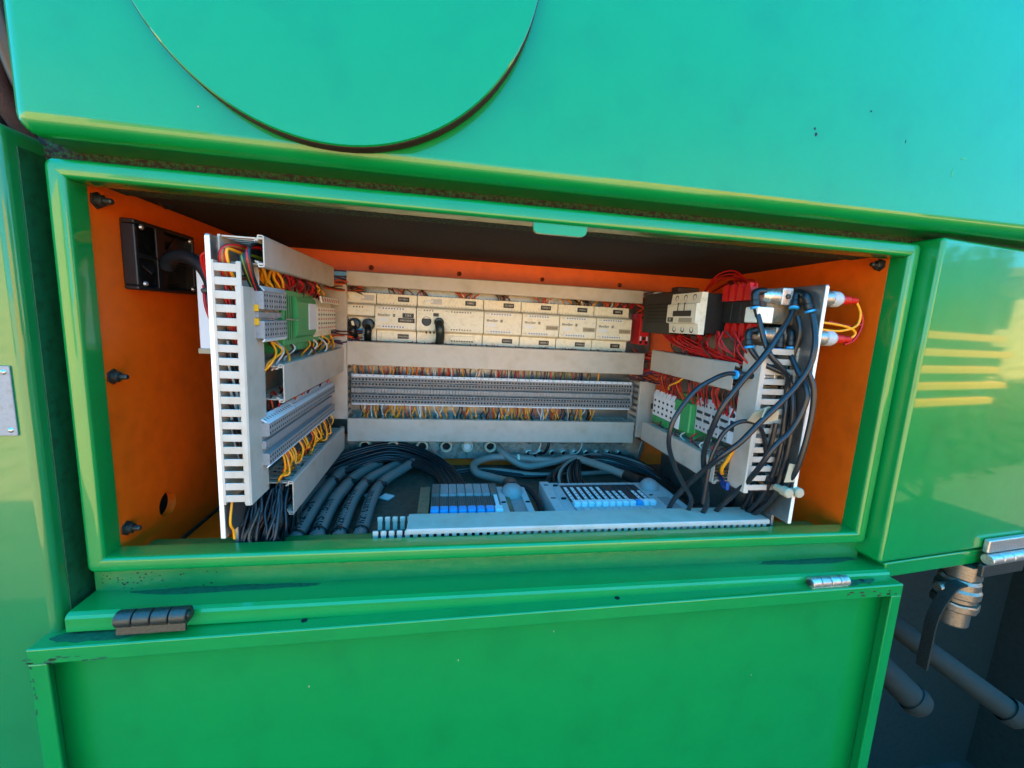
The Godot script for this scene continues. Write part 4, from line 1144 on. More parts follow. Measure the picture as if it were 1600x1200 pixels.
	part("flag", prism([[-0.02, -0.012], [0.0, -0.016], [0.024, -0.006], [0.022, 0.010], [0.006, 0.017], [-0.014, 0.004]], -0.001, 0.001), "tape", tp2, Vector3.ZERO, Basis(Vector3.UP, -0.35) * Basis(Vector3.RIGHT, 0.3))
	part("fold", prism([[-0.016, -0.006], [0.012, -0.010], [0.008, 0.008], [-0.008, 0.010]], -0.001, 0.001), "tape", tp2, Vector3(0.002, 0.004, 0.006), Basis(Vector3.UP, 0.5))
	var wn := thing("wing_nut", "pale wing nut on the outer face of the right plate", "nut", Vector3(RX + 0.006, 0.235, -0.012))
	part("hub", lathe([[0, 0], [0.010, 0], [0.009, 0.012], [0.005, 0.016], [0, 0.016]], 14), "tape", wn, Vector3.ZERO, Basis(Vector3(0, 1, 0), Vector3(1, 0, 0), Vector3(0, 0, -1)))
	part("wing", prism([[0.004, -0.004], [0.012, -0.012], [0.013, -0.03], [0.008, -0.032], [0.004, -0.014]], -0.002, 0.002), "tape", wn)

func build_tubes() -> void:
	var list := [
		["black tube dropping from the top left elbow into the bundle at the plate edge", 0.0052, [Vector3(0.957, 0.396, -0.050), Vector3(0.958, 0.378, -0.040), Vector3(0.965, 0.344, -0.030), Vector3(0.974, 0.317, -0.020), Vector3(0.999, 0.296, -0.020), Vector3(1.022, 0.272, -0.024), Vector3(1.025, 0.232, -0.015), Vector3(1.025, 0.179, -0.012), Vector3(1.025, 0.121, -0.018), Vector3(1.022, 0.061, -0.031)]],
		["black tube from the top right elbow across the upright duct to the floor", 0.0054, [Vector3(1.020, 0.396, -0.040), Vector3(1.009, 0.378, -0.034), Vector3(0.977, 0.345, -0.018), Vector3(0.943, 0.312, -0.003), Vector3(0.913, 0.277, 0.000), Vector3(0.889, 0.235, -0.005), Vector3(0.883, 0.184, -0.020), Vector3(0.888, 0.148, -0.035), Vector3(0.900, 0.111, -0.045), Vector3(0.923, 0.041, -0.060)]],
		["black tube that swings from the middle left elbow over to the plate edge", 0.0052, [Vector3(0.957, 0.331, -0.050), Vector3(0.962, 0.319, -0.045), Vector3(0.975, 0.303, -0.035), Vector3(0.994, 0.294, -0.026), Vector3(1.013, 0.285, -0.022), Vector3(1.020, 0.262, -0.028), Vector3(1.020, 0.221, -0.024), Vector3(1.019, 0.168, -0.022), Vector3(1.018, 0.115, -0.028), Vector3(1.014, 0.058, -0.045)]],
		["black tube looping wide to the left from the lowest elbow past the green module", 0.0046, [Vector3(0.936, 0.283, -0.047), Vector3(0.920, 0.283, -0.045), Vector3(0.893, 0.277, -0.035), Vector3(0.856, 0.260, -0.025), Vector3(0.831, 0.234, -0.020), Vector3(0.816, 0.205, -0.020), Vector3(0.816, 0.169, -0.025), Vector3(0.839, 0.127, -0.040), Vector3(0.867, 0.091, -0.055), Vector3(0.900, 0.046, -0.070)]],
		["long black tube slanting from the plate's top right corner down left over the others", 0.0054, [Vector3(1.026, 0.386, -0.008), Vector3(1.027, 0.369, -0.002), Vector3(1.026, 0.337, 0.006), Vector3(1.022, 0.304, 0.006), Vector3(1.005, 0.272, 0.004), Vector3(0.978, 0.244, 0.007), Vector3(0.950, 0.214, 0.006), Vector3(0.925, 0.179, 0.0), Vector3(0.903, 0.148, -0.015), Vector3(0.893, 0.114, -0.040), Vector3(0.880, 0.070, -0.070), Vector3(0.872, 0.030, -0.090)]],
		["black tube that hangs straight down under the lowest elbow", 0.0048, [Vector3(1.025, 0.252, -0.044), Vector3(1.018, 0.240, -0.044), Vector3(1.012, 0.217, -0.044), Vector3(1.009, 0.177, -0.046), Vector3(1.010, 0.128, -0.053), Vector3(1.014, 0.076, -0.063), Vector3(1.018, 0.034, -0.067)]],
		["thin black tube arching in front of the lower terminals and the upright duct", 0.0042, [Vector3(0.897, 0.060, -0.034), Vector3(0.897, 0.128, -0.030), Vector3(0.902, 0.159, -0.028), Vector3(0.912, 0.186, -0.026), Vector3(0.928, 0.203, -0.022), Vector3(0.947, 0.208, -0.022), Vector3(0.968, 0.203, -0.022), Vector3(0.985, 0.187, -0.026), Vector3(0.999, 0.155, -0.03), Vector3(1.010, 0.110, -0.04)]],
		["black tube slanting from the middle right elbow to the end of the floor duct", 0.0052, [Vector3(1.024, 0.325, -0.04), Vector3(1.023, 0.300, -0.02), Vector3(1.027, 0.264, 0.004), Vector3(1.024, 0.231, 0.004), Vector3(1.011, 0.198, 0.001), Vector3(0.986, 0.173, 0.002), Vector3(0.975, 0.138, -0.008), Vector3(0.973, 0.103, -0.028), Vector3(0.967, 0.071, -0.048), Vector3(0.954, 0.030, -0.070)]],
		["outermost black tube following the front edge of the right plate", 0.0050, [Vector3(1.021, 0.30, 0.004), Vector3(1.030, 0.275, 0.010), Vector3(1.034, 0.245, 0.012), Vector3(1.034, 0.210, 0.012), Vector3(1.032, 0.171, 0.010), Vector3(1.030, 0.131, 0.004), Vector3(1.027, 0.099, -0.010), Vector3(1.024, 0.066, -0.030), Vector3(1.018, 0.029, -0.055)]],
		["black tube close against the right plate from the top right elbow to the floor", 0.0050, [Vector3(1.026, 0.383, -0.035), Vector3(1.028, 0.357, -0.028), Vector3(1.028, 0.315, -0.035), Vector3(1.028, 0.272, -0.034), Vector3(1.028, 0.232, -0.030), Vector3(1.028, 0.189, -0.030), Vector3(1.027, 0.138, -0.034), Vector3(1.026, 0.084, -0.045), Vector3(1.020, 0.036, -0.060)]],
		["straight black tube hanging beside the slots of the upright right duct", 0.0048, [Vector3(1.004, 0.205, -0.022), Vector3(1.002, 0.159, -0.026), Vector3(1.005, 0.107, -0.045), Vector3(1.012, 0.040, -0.072)]],
		["black tube from behind the top fitting down the plate to the floor", 0.0050, [Vector3(1.026, 0.392, -0.10), Vector3(1.027, 0.345, -0.095), Vector3(1.028, 0.30, -0.085), Vector3(1.028, 0.218, -0.07), Vector3(1.027, 0.142, -0.07), Vector3(1.024, 0.040, -0.085)]]]
	for t in list:
		var e: Vector3 = t[2][-1]
		if e.y < 0.08:
			t[2].append(Vector3(e.x, -0.022, -0.105))
		var o := part("air_tube", tube(t[2], t[1] * 0.84, 12, 6), "hose_black", self)
		tag(o, t[0], "tube", "black air tubes on the right plate")
# lettering bent round a tube: along the path from s0 on, seen from direction up
func tube_text(s: String, pts: Array, r: float, s0: float, size: float, parent: Node) -> void:
	var t := TextMesh.new()
	var f := SystemFont.new()
	f.font_names = PackedStringArray(["Droid Sans"])
	f.font_weight = 700
	t.font = f
	t.text = s
	t.font_size = 32
	t.pixel_size = size / 32.0
	t.depth = 0.0003
	t.curve_step = 6.0
	t.horizontal_alignment = HORIZONTAL_ALIGNMENT_LEFT
	var arr := t.get_mesh_arrays()
	if arr.size() == 0: return
	var path := smooth_path(pts, 12)
	var vs: PackedVector3Array = arr[Mesh.ARRAY_VERTEX]
	var ids: PackedInt32Array = arr[Mesh.ARRAY_INDEX]
	var out := PackedVector3Array()
	for v in vs:
		var want: float = s0 + v.x
		var acc := 0.0
		var p: Vector3 = path[0]
		var d: Vector3 = (path[1] - path[0]).normalized()
		for i in path.size() - 1:
			var l: float = path[i].distance_to(path[i + 1])
			d = (path[i + 1] - path[i]).normalized()
			if acc + l >= want or i == path.size() - 2:
				p = path[i] + d * (want - acc)
				break
			acc += l
		var side := d.cross(Vector3.UP).normalized() * -1.0
		var up := d.cross(side).normalized()
		if up.y < 0: up = -up
		var a := v.y / r + 0.25
		out.append(p + (side * sin(a) + up * cos(a)) * (r + 0.0003 + v.z))
	var st := start()
	for k in range(0, ids.size(), 3):
		for e in 3:
			st.add_vertex(out[ids[k + e]])
	st.generate_normals()
	part("handwriting", st.commit(), "ink", parent)

func build_cables() -> void:
	var con := [
		["grey conduit half hidden under the lowest left duct", [Vector3(0.203, -0.026, -0.085), Vector3(0.190, -0.024, -0.163), Vector3(0.190, -0.022, -0.241), Vector3(0.20, -0.022, -0.356)], 0.0135, "6"],
		["grey conduit with an open cut end, second from the left duct", [Vector3(0.222, -0.026, -0.080), Vector3(0.217, -0.024, -0.139), Vector3(0.216, -0.020, -0.212), Vector3(0.217, -0.018, -0.302), Vector3(0.224, -0.018, -0.386), Vector3(0.250, -0.016, -0.448)], 0.0135, "4W27.5rt"],
		["dark grey conduit with faint handwriting, in the middle of the five", [Vector3(0.254, -0.026, -0.080), Vector3(0.247, -0.024, -0.160), Vector3(0.246, -0.020, -0.239), Vector3(0.252, -0.018, -0.301), Vector3(0.264, -0.018, -0.377), Vector3(0.30, -0.016, -0.455)], 0.013, "9W5 13mt"],
		["grey conduit with a long line of black handwriting", [Vector3(0.289, -0.026, -0.078), Vector3(0.283, -0.024, -0.158), Vector3(0.281, -0.020, -0.237), Vector3(0.286, -0.018, -0.300), Vector3(0.299, -0.018, -0.364), Vector3(0.35, -0.016, -0.450)], 0.0118, "9w2x11 Drumrohr"],
		["rightmost grey conduit, its frayed black wires fanning out beside the floor duct", [Vector3(0.319, -0.026, -0.088), Vector3(0.319, -0.024, -0.156), Vector3(0.317, -0.020, -0.221), Vector3(0.319, -0.018, -0.289), Vector3(0.332, -0.018, -0.352), Vector3(0.385, -0.012, -0.450)], 0.0118, "9W21 dormrohr"]]
	for i in con.size():
		var q: Array = con[i]
		var o := thing("conduit", q[0], "conduit", Vector3.ZERO, "grey conduits on the cabinet floor")
		part("sleeve", tube(q[1], q[2], 16, 8), "conduit", o)
		var d: Vector3 = (q[1][0] - q[1][1]).normalized()
		part("open_end", lathe([[0, 0.0006], [q[2] * 0.78, 0.0006], [q[2] * 0.8, 0.0]], 16), "hole", o, q[1][0], Basis(Quaternion(Vector3.UP, d)))
		tube_text(q[3], q[1], q[2], 0.035, 0.024 if i < 3 else 0.019, o)
		var path := smooth_path(q[1], 12)
		for f in [0.12, 0.66]:
			if i == 0 and f > 0.5: continue
			var k := int(path.size() * f)
			var dir: Vector3 = (path[k + 1] - path[k]).normalized()
			part("cable_tie", ring(q[2] * 0.98, q[2] * 1.17, 0.006), "black_plastic", o, path[k], Basis(Quaternion(Vector3.UP, dir)))
			if f > 0.5:
				part("tie_base", rbox(Vector3(0.024, 0.004, 0.022), 0.001), "white", o, Vector3(path[k].x + 0.019, -0.037, path[k].z + 0.010), Basis(Vector3.UP, -0.5))
				part("tie_knot", rbox(Vector3(0.012, 0.008, 0.01), 0.002), "black_plastic", o, path[k] + Vector3(0.012, 0.006, 0.0))
	# frayed wires at the end of the last conduit
	var fr := thing("wire_bundle", "frayed black wires spread at the mouth of the rightmost conduit", "wiring")
	for k in 12:
		var a := -1.1 + 2.2 * k / 11.0
		part("wire", tube([Vector3(0.319 + sin(a) * 0.006, -0.020 + cos(a) * 0.004, -0.092), Vector3(0.319 + sin(a) * 0.016, -0.021 + cos(a) * 0.008, -0.068), Vector3(0.322 + sin(a) * 0.023, -0.034, -0.05)], 0.0019, 6), ["w_black", "rubber"][k % 2], fr)
	# black cables arching over the back of the floor
	var arc := thing("cable_bundle", "sheaf of black cables arching over the back left of the floor", "wiring")
	for k in 15:
		var u := k / 14.0
		var j := rng.randf_range(-0.006, 0.006)
		part("cable", tube([Vector3(0.185, -0.028 + 0.034 * u, -0.33 - 0.07 * u), Vector3(0.25, -0.016 + 0.030 * u + j, -0.40 - 0.05 * u), Vector3(0.32 + 0.02 * u, -0.006 + 0.028 * u + j, -0.44 - 0.04 * u), Vector3(0.40 + 0.035 * u, -0.014 + 0.020 * u, -0.42 - 0.035 * u + j), Vector3(0.445 + 0.045 * u + j, -0.026 + 0.008 * u, -0.36 - 0.01 * u), Vector3(0.462 + 0.05 * u + j, -0.034, -0.27)], 0.0043, 8, 6), ["rubber", "w_black", "hose_black"][k % 3], arc)
	# thin black cables hanging out of the left ducts
	var hang := thing("cable_bundle", "curtain of thin black cables hanging at the lower front of the left plate", "wiring")
	for k in 90:
		var u := rng.randf()
		var z := rng.randf_range(-0.15, -0.035)
		var x0 := rng.randf_range(0.172, 0.216)
		var col: String = ["w_black", "rubber", "w_black", "hose_black", "dark_steel"][k % 5]
		part("cable", tube([Vector3(x0, 0.085 - 0.03 * u, z - 0.03), Vector3(x0 + rng.randf_range(-0.004, 0.008), 0.05, z - 0.012), Vector3(x0 + rng.randf_range(-0.01, 0.008), 0.02, z + 0.002), Vector3(x0 + rng.randf_range(-0.014, 0.006), -0.012, z + 0.004), Vector3(x0 + rng.randf_range(-0.014, 0.004), -0.037, z - 0.004)], rng.randf_range(0.0017, 0.0028), 6, 5), col, hang)
	part("earth_wire", tube([Vector3(0.173, 0.086, -0.012), Vector3(0.1735, 0.06, -0.004), Vector3(0.1730, 0.045, -0.012), Vector3(0.1729, 0.031, -0.014)], 0.0017, 8), "w_yellow", hang)
	# loops of thin cable on the right of the floor
	var loops := thing("cable_bundle", "tangle of black cables behind the right valve island", "wiring")
	for k in 26:
		var u := rng.randf()
		var v := rng.randf()
		part("cable", tube([Vector3(0.69 + 0.10 * u, -0.030, -0.275), Vector3(0.70 + 0.09 * u, -0.018 + 0.018 * v, -0.33 - 0.02 * u), Vector3(0.77 + 0.06 * u, -0.010 + 0.02 * v, -0.40 - 0.04 * u), Vector3(0.87 + 0.03 * u, -0.008 + 0.02 * v, -0.41 - 0.04 * v), Vector3(0.96, -0.014 + 0.02 * v, -0.36 - 0.08 * u), Vector3(1.01, -0.03 + 0.014 * u, -0.24 - 0.14 * v)], 0.0022 + 0.0016 * v, 7, 6), ["w_black", "rubber", "hose_black", "cable_grey"][0 if k % 9 else 3] if k % 9 == 0 else ["w_black", "rubber", "hose_black"][k % 3], loops)
	for k in 14:
		var u := k / 13.0
		part("cable", tube([Vector3(0.90 + 0.07 * u, -0.036, -0.22 - 0.05 * u), Vector3(0.95 + 0.03 * u, -0.026 + 0.012 * u, -0.20), Vector3(0.99, -0.020 + 0.02 * u, -0.16 + 0.03 * u), Vector3(1.026, -0.012 + 0.04 * u, -0.12)], 0.0032, 7), "w_black", loops)
	# grey leads with loops
	var g1 := thing("grey_cable", "thick grey cable looping back from the left dome connector", "cable")
	part("lead", tube([Vector3(0.600, 0.004, -0.245), Vector3(0.600, -0.006, -0.30), Vector3(0.575, -0.014, -0.345), Vector3(0.537, -0.013, -0.378), Vector3(0.537, -0.008, -0.425), Vector3(0.575, -0.004, -0.458), Vector3(0.63, -0.004, -0.462), Vector3(0.72, -0.007, -0.450), Vector3(0.80, -0.008, -0.450), Vector3(0.94, -0.008, -0.452)], 0.0092, 14, 8), "cable_grey", g1)
	part("collar", tube([Vector3(0.600, 0.006, -0.228), Vector3(0.601, 0.0, -0.272)], 0.0165, 16, 1), "black_plastic", g1)
	for x in [0.655, 0.70]:
		part("cable_tie", ring(0.0093, 0.0112, 0.005), ["cream", "black_plastic"][int(x > 0.68)], g1, Vector3(x, -0.005, -0.457), Basis(Vector3.BACK, PI / 2))
	var g2 := thing("grey_cable", "straight grey cable running down to the right dome connector", "cable")
	part("lead", tube([Vector3(0.60, 0.018, -0.49), Vector3(0.62, 0.002, -0.46), Vector3(0.67, -0.02, -0.44), Vector3(0.74, -0.012, -0.444), Vector3(0.79, 0.004, -0.435), Vector3(0.84, 0.006, -0.375), Vector3(0.888, 0.006, -0.295)], 0.0095, 14, 8), "cable_grey", g2)
	part("collar", tube([Vector3(0.882, 0.006, -0.303), Vector3(0.899, 0.006, -0.262)], 0.0125, 14, 1), "black_plastic", g2)
	var g3 := thing("grey_cable", "pale cable lying across the floor behind the left dome connector", "cable")
	part("lead", tube([Vector3(0.46, -0.033, -0.42), Vector3(0.53, -0.030, -0.435), Vector3(0.60, -0.028, -0.43), Vector3(0.68, -0.030, -0.405), Vector3(0.78, -0.032, -0.41), Vector3(0.92, -0.032, -0.43)], 0.0062, 10, 6), "cable_grey", g3)
	for k in 3:
		part("thin_lead", tube([Vector3(0.44, -0.034, -0.40 - 0.012 * k), Vector3(0.54, -0.026, -0.418 - 0.012 * k), Vector3(0.66, -0.030, -0.392 - 0.014 * k), Vector3(0.80, -0.034, -0.41 - 0.01 * k)], 0.003, 7, 6), "w_black", g3)
	var g4 := thing("black_cable", "black hose curving down to the floor right of the left dome connector", "cable")
	part("lead", tube([Vector3(0.612, 0.002, -0.255), Vector3(0.636, 0.002, -0.24), Vector3(0.650, -0.010, -0.20), Vector3(0.653, -0.026, -0.15), Vector3(0.655, -0.034, -0.10)], 0.006, 10, 6), "rubber", g4)

func wire(parent: Node, pts: Array, col: String, r := 0.0013) -> void:
	part("wire", tube(pts, r, 5, 4), "w_" + col, parent)

func build_wiring() -> void:
	var j := func(a: float) -> float: return rng.randf_range(-a, a)
	# above the cream modules
	var a := thing("wire_bundle", "curled brown and orange wires above the cream modules", "wiring")
	for c in [[0.245, 5, "brown"], [0.33, 5, "brown"], [0.36, 4, "brown"], [0.40, 5, "brown"], [0.505, 14, "orange"], [0.60, 8, "brown"], [0.70, 10, "orange"], [0.765, 4, "yellow"], [0.80, 9, "black"], [0.815, 6, "yellow"], [0.875, 12, "orange"], [0.92, 8, "red"]]:  # yellow wires stand in for yellow light on the back plate
		for k in c[1]:
			var x: float = c[0] + j.call(0.018)
			var w: float = j.call(0.016)
			wire(a, [Vector3(x, 0.398, -0.472), Vector3(x + w * 0.3, 0.405, -0.464 + j.call(0.005)), Vector3(x + w, 0.412, -0.468), Vector3(x + w * 1.1, 0.422, -0.476)], c[2] if k % 4 else ["brown", "black", "orange", "white"][rng.randi() % 4], 0.0014)
	# under the modules
	var b := thing("wire_bundle", "short coloured wires between the cream modules and the duct under them", "wiring")
	for k in 70:
		var x := rng.randf_range(0.29, 0.93)
		wire(b, [Vector3(x, 0.290, -0.470), Vector3(x + j.call(0.004), 0.280, -0.452 + j.call(0.006)), Vector3(x + j.call(0.012), 0.268, -0.46)], ["red", "orange", "brown", "violet", "black", "white"][rng.randi() % 6], 0.0014)
	# over and under the back terminal strip
	var c := thing("wire_bundle", "row of many coloured wires that drop into the top of the back terminal strip", "wiring")
	for k in 130:
		var x: float = 0.248 + 0.60 * k / 130.0 + j.call(0.003)
		if rng.randf() < 0.14: continue
		var u := k / 130.0
		var col: String = ["orange", "brown", "yellow", "red", "white", "brown", "orange"][rng.randi() % 7]
		if u > 0.4 and u < 0.55: col = ["yellow", "white", "black", "brown"][rng.randi() % 4]
		if u > 0.62: col = ["violet", "orange", "black", "brown", "green", "red", "violet"][rng.randi() % 7]
		wire(c, [Vector3(x + j.call(0.014), 0.240, -0.468 + j.call(0.006)), Vector3(x + j.call(0.007), 0.222, -0.464 + j.call(0.008)), Vector3(x, 0.198, -0.466)], col, 0.0015)
	wire(c, [Vector3(0.851, 0.24, -0.45), Vector3(0.853, 0.22, -0.452), Vector3(0.853, 0.198, -0.46)], "yellow", 0.0022)
	var d := thing("wire_bundle", "row of amber and black wires under the back terminal strip", "wiring")
	for k in 120:
		var x: float = 0.255 + 0.60 * k / 120.0 + j.call(0.003)
		var u := k / 120.0
		if u > 0.28 and u < 0.5 and rng.randf() < 0.45: continue
		var col: String = ["yellow", "yellow", "orange", "black", "white"][rng.randi() % 5]
		var low := rng.randf_range(0.098, 0.112)
		wire(d, [Vector3(x, 0.138, -0.462), Vector3(x + j.call(0.003), 0.124, -0.455 + j.call(0.008)), Vector3(x + j.call(0.009), low, -0.455 + j.call(0.012)), Vector3(x + j.call(0.01), 0.088, -0.465)], col, 0.0016)
	# left plate
	var e := thing("wire_bundle", "yellow and red wires fanning from the topmost left duct down to the green module", "wiring")
	for k in 44:
		var z := -0.055 - 0.27 * k / 44.0
		var col: String = "yellow" if k < 9 else ["red", "red", "brown", "red"][k % 4]
		if k > 34: col = ["yellow", "brown", "red"][k % 3]
		wire(e, [Vector3(0.200 + j.call(0.014), 0.408, z + 0.012), Vector3(0.205 + j.call(0.012), 0.394, z + j.call(0.012)), Vector3(0.203 + j.call(0.008), 0.380, z - 0.015 + j.call(0.01)), Vector3(0.196 + j.call(0.01), 0.368, z - 0.024)], col, 0.0022 if k < 9 else 0.0018)
	var f := thing("wire_bundle", "yellow wires between the left green module and the middle left duct", "wiring")
	for k in 26:
		var z := -0.075 - 0.33 * k / 26.0
		if k > 7 and k < 13: continue
		wire(f, [Vector3(0.198 + j.call(0.01), 0.302, z), Vector3(0.210 + j.call(0.008), 0.288, z + j.call(0.012)), Vector3(0.205 + j.call(0.012), 0.272, z + 0.014 + j.call(0.012)), Vector3(0.198, 0.258, z + 0.02)], ["yellow", "yellow", "brown", "white"][k % 4], 0.0018)
	var g := thing("wire_bundle", "orange wires between the middle left duct and the left terminal strip", "wiring")
	for k in 26:
		var z := -0.05 - 0.33 * k / 26.0
		wire(g, [Vector3(0.195 + j.call(0.012), 0.225, z), Vector3(0.20 + j.call(0.01), 0.21, z - 0.006), Vector3(0.198, 0.186, z - 0.01)], ["orange", "red", "brown"][k % 3], 0.0017)
	var h := thing("wire_bundle", "amber wire loops hanging under the left terminal strip", "wiring")
	for k in 46:
		var z := -0.098 - 0.275 * k / 46.0
		if k % 11 > 7: continue
		var low := rng.randf_range(0.086, 0.108)
		wire(h, [Vector3(0.204, 0.134, z), Vector3(0.213 + j.call(0.004), 0.116, z + j.call(0.004)), Vector3(0.214 + j.call(0.006), low, z + j.call(0.012)), Vector3(0.207, low - 0.004, z + 0.008), Vector3(0.196, 0.072, z + j.call(0.014))], ["yellow", "yellow", "orange", "yellow", "black"][k % 5], 0.0019)
	# the open end of the topmost left duct
	var i := thing("wire_bundle", "red, black and green wires spilling from the cut end of the topmost left duct", "wiring")
	for k in 7:
		var u := k / 6.0
		wire(i, [Vector3(0.200, 0.425 - 0.012 * u, -0.10), Vector3(0.188, 0.428 - 0.008 * u, -0.03), Vector3(0.176 + 0.006 * u, 0.420, -0.012), Vector3(0.174 + 0.010 * u, 0.396, -0.014), Vector3(0.180 + 0.008 * u, 0.366, -0.026), Vector3(0.182 + 0.006 * u, 0.33, -0.034)], ["red", "red", "green", "red", "black", "red", "yellow"][k], 0.0023)
	for k in 6:
		var u := k / 5.0
		wire(i, [Vector3(0.206, 0.41 + 0.022 * u, -0.15), Vector3(0.203 + 0.006 * u, 0.412 + 0.022 * u, -0.06), Vector3(0.196 + 0.01 * u, 0.414 + 0.012 * u, -0.018), Vector3(0.200 + 0.008 * u, 0.394, -0.018), Vector3(0.204 + 0.006 * u, 0.36, -0.04)], ["black", "green", "black", "black", "red", "black"][k], 0.0025)
	for k in 18:
		var y := 0.38 - 0.19 * k / 18.0
		wire(i, [Vector3(0.176, y, -0.015), Vector3(0.180 + j.call(0.006), y - 0.05, -0.02), Vector3(0.185 + j.call(0.008), y - 0.09, -0.025)], "red" if k < 5 else ["black", "white", "brown"][k % 3], 0.002)
	var i2 := thing("wire_bundle", "red wires looping over the outer edge of the left plate", "wiring")
	for k in 3:
		wire(i2, [Vector3(0.172, 0.424 - 0.003 * k, -0.03), Vector3(0.161, 0.424 - 0.004 * k, -0.016 - 0.004 * k), Vector3(0.150 - 0.003 * k, 0.412, -0.03), Vector3(0.148 - 0.003 * k, 0.385, -0.045), Vector3(0.152, 0.34, -0.06), Vector3(0.150 - 0.003 * k, 0.29, -0.075)], "red", 0.0026)
	# corners at the back
	var m := thing("wire_bundle", "brown wires crossing the gap in the back left corner", "wiring")
	for k in 22:
		var y := rng.randf_range(0.40, 0.44) if k < 14 else rng.randf_range(0.27, 0.32)
		wire(m, [Vector3(0.195, y, -0.40 + j.call(0.02)), Vector3(0.222, y + j.call(0.012), -0.43 + j.call(0.015)), Vector3(0.26, y + j.call(0.01), -0.46)], ["brown", "orange", "brown", "violet"][k % 4], 0.0016)
	var n := thing("wire_bundle", "red and brown wires crossing the gap in the back right corner", "wiring")
	for k in 34:
		var y := rng.randf_range(0.215, 0.29) if k < 22 else rng.randf_range(0.385, 0.432)
		wire(n, [Vector3(0.945, y + j.call(0.01), -0.462), Vector3(0.970, y + j.call(0.014), -0.445 + j.call(0.012)), Vector3(0.995, y + j.call(0.014), -0.41), Vector3(1.005, y + j.call(0.01), -0.36)], ["red", "brown", "red", "orange", "violet"][k % 5], 0.0018)
	# right plate
	var r := thing("wire_bundle", "red wires from the contactor and red plugs into the upper right duct", "wiring")
	for k in 26:
		var z := -0.30 + 0.23 * k / 26.0
		var top := 0.344 if k < 14 else 0.352
		wire(r, [Vector3(0.965 + j.call(0.012), top, z), Vector3(0.962 + j.call(0.012), 0.326, z + j.call(0.012) + 0.008), Vector3(0.968 + j.call(0.012), 0.306, z + 0.022 + j.call(0.012)), Vector3(0.985, 0.288, z + 0.02)], "red" if k % 7 else "brown", 0.0018)
	for k in 9:
		wire(r, [Vector3(0.955, 0.338, -0.33 + 0.01 * k), Vector3(0.957 + j.call(0.006), 0.318 + j.call(0.006), -0.29 + 0.014 * k), Vector3(0.960 + j.call(0.006), 0.308, -0.22 + 0.014 * k), Vector3(0.975, 0.296, -0.16 + 0.012 * k)], "red", 0.0021)
	for k in 5:
		wire(r, [Vector3(0.967, 0.431, -0.135 + 0.017 * k), Vector3(0.975, 0.443 + 0.003 * (k % 2), -0.15 + 0.015 * k), Vector3(1.0, 0.446, -0.19), Vector3(1.02, 0.436, -0.26)], "red", 0.0018)
	for k in 3:
		wire(r, [Vector3(0.99, 0.432, -0.245), Vector3(0.995, 0.452 + 0.006 * k, -0.215), Vector3(1.0, 0.456 + 0.006 * k, -0.17), Vector3(1.008, 0.438, -0.13)], "red", 0.002)
	var s := thing("wire_bundle", "red and brown wires between the upper right duct and the lower right terminals", "wiring")
	for k in 44:
		var z := -0.36 + 0.29 * k / 44.0
		wire(s, [Vector3(0.985 + j.call(0.012), 0.258, z + j.call(0.01)), Vector3(0.975 + j.call(0.012), 0.236, z + j.call(0.01)), Vector3(0.985 + j.call(0.008), 0.196, z + j.call(0.006))], ["red", "red", "brown", "red", "orange"][k % 5], 0.0021 if k > 34 else 0.0016)
	wire(s, [Vector3(0.962, 0.252, -0.235), Vector3(0.955, 0.238, -0.25), Vector3(0.956, 0.226, -0.28), Vector3(0.972, 0.212, -0.31)], "yellow", 0.0022)
	for k in 12:
		var z := -0.36 + 0.025 * k
		wire(s, [Vector3(0.99, 0.135, z), Vector3(0.975 + j.call(0.008), 0.122, z + j.call(0.01)), Vector3(0.985, 0.106, z + 0.01)], ["red", "brown", "white"][k % 3], 0.0017)
	var t := thing("wire_bundle", "thick yellow wire and blue wire in the broken end of the lower right duct", "wiring")
	wire(t, [Vector3(0.966, 0.150, -0.064), Vector3(0.963, 0.125, -0.072), Vector3(0.958, 0.106, -0.078), Vector3(0.968, 0.092, -0.088), Vector3(0.985, 0.088, -0.12)], "yellow", 0.0038)
	for k in 3:
		wire(t, [Vector3(0.962, 0.082 - 0.004 * k, -0.062), Vector3(0.968, 0.078 - 0.004 * k, -0.082), Vector3(0.985, 0.08, -0.12)], "blue", 0.0034)

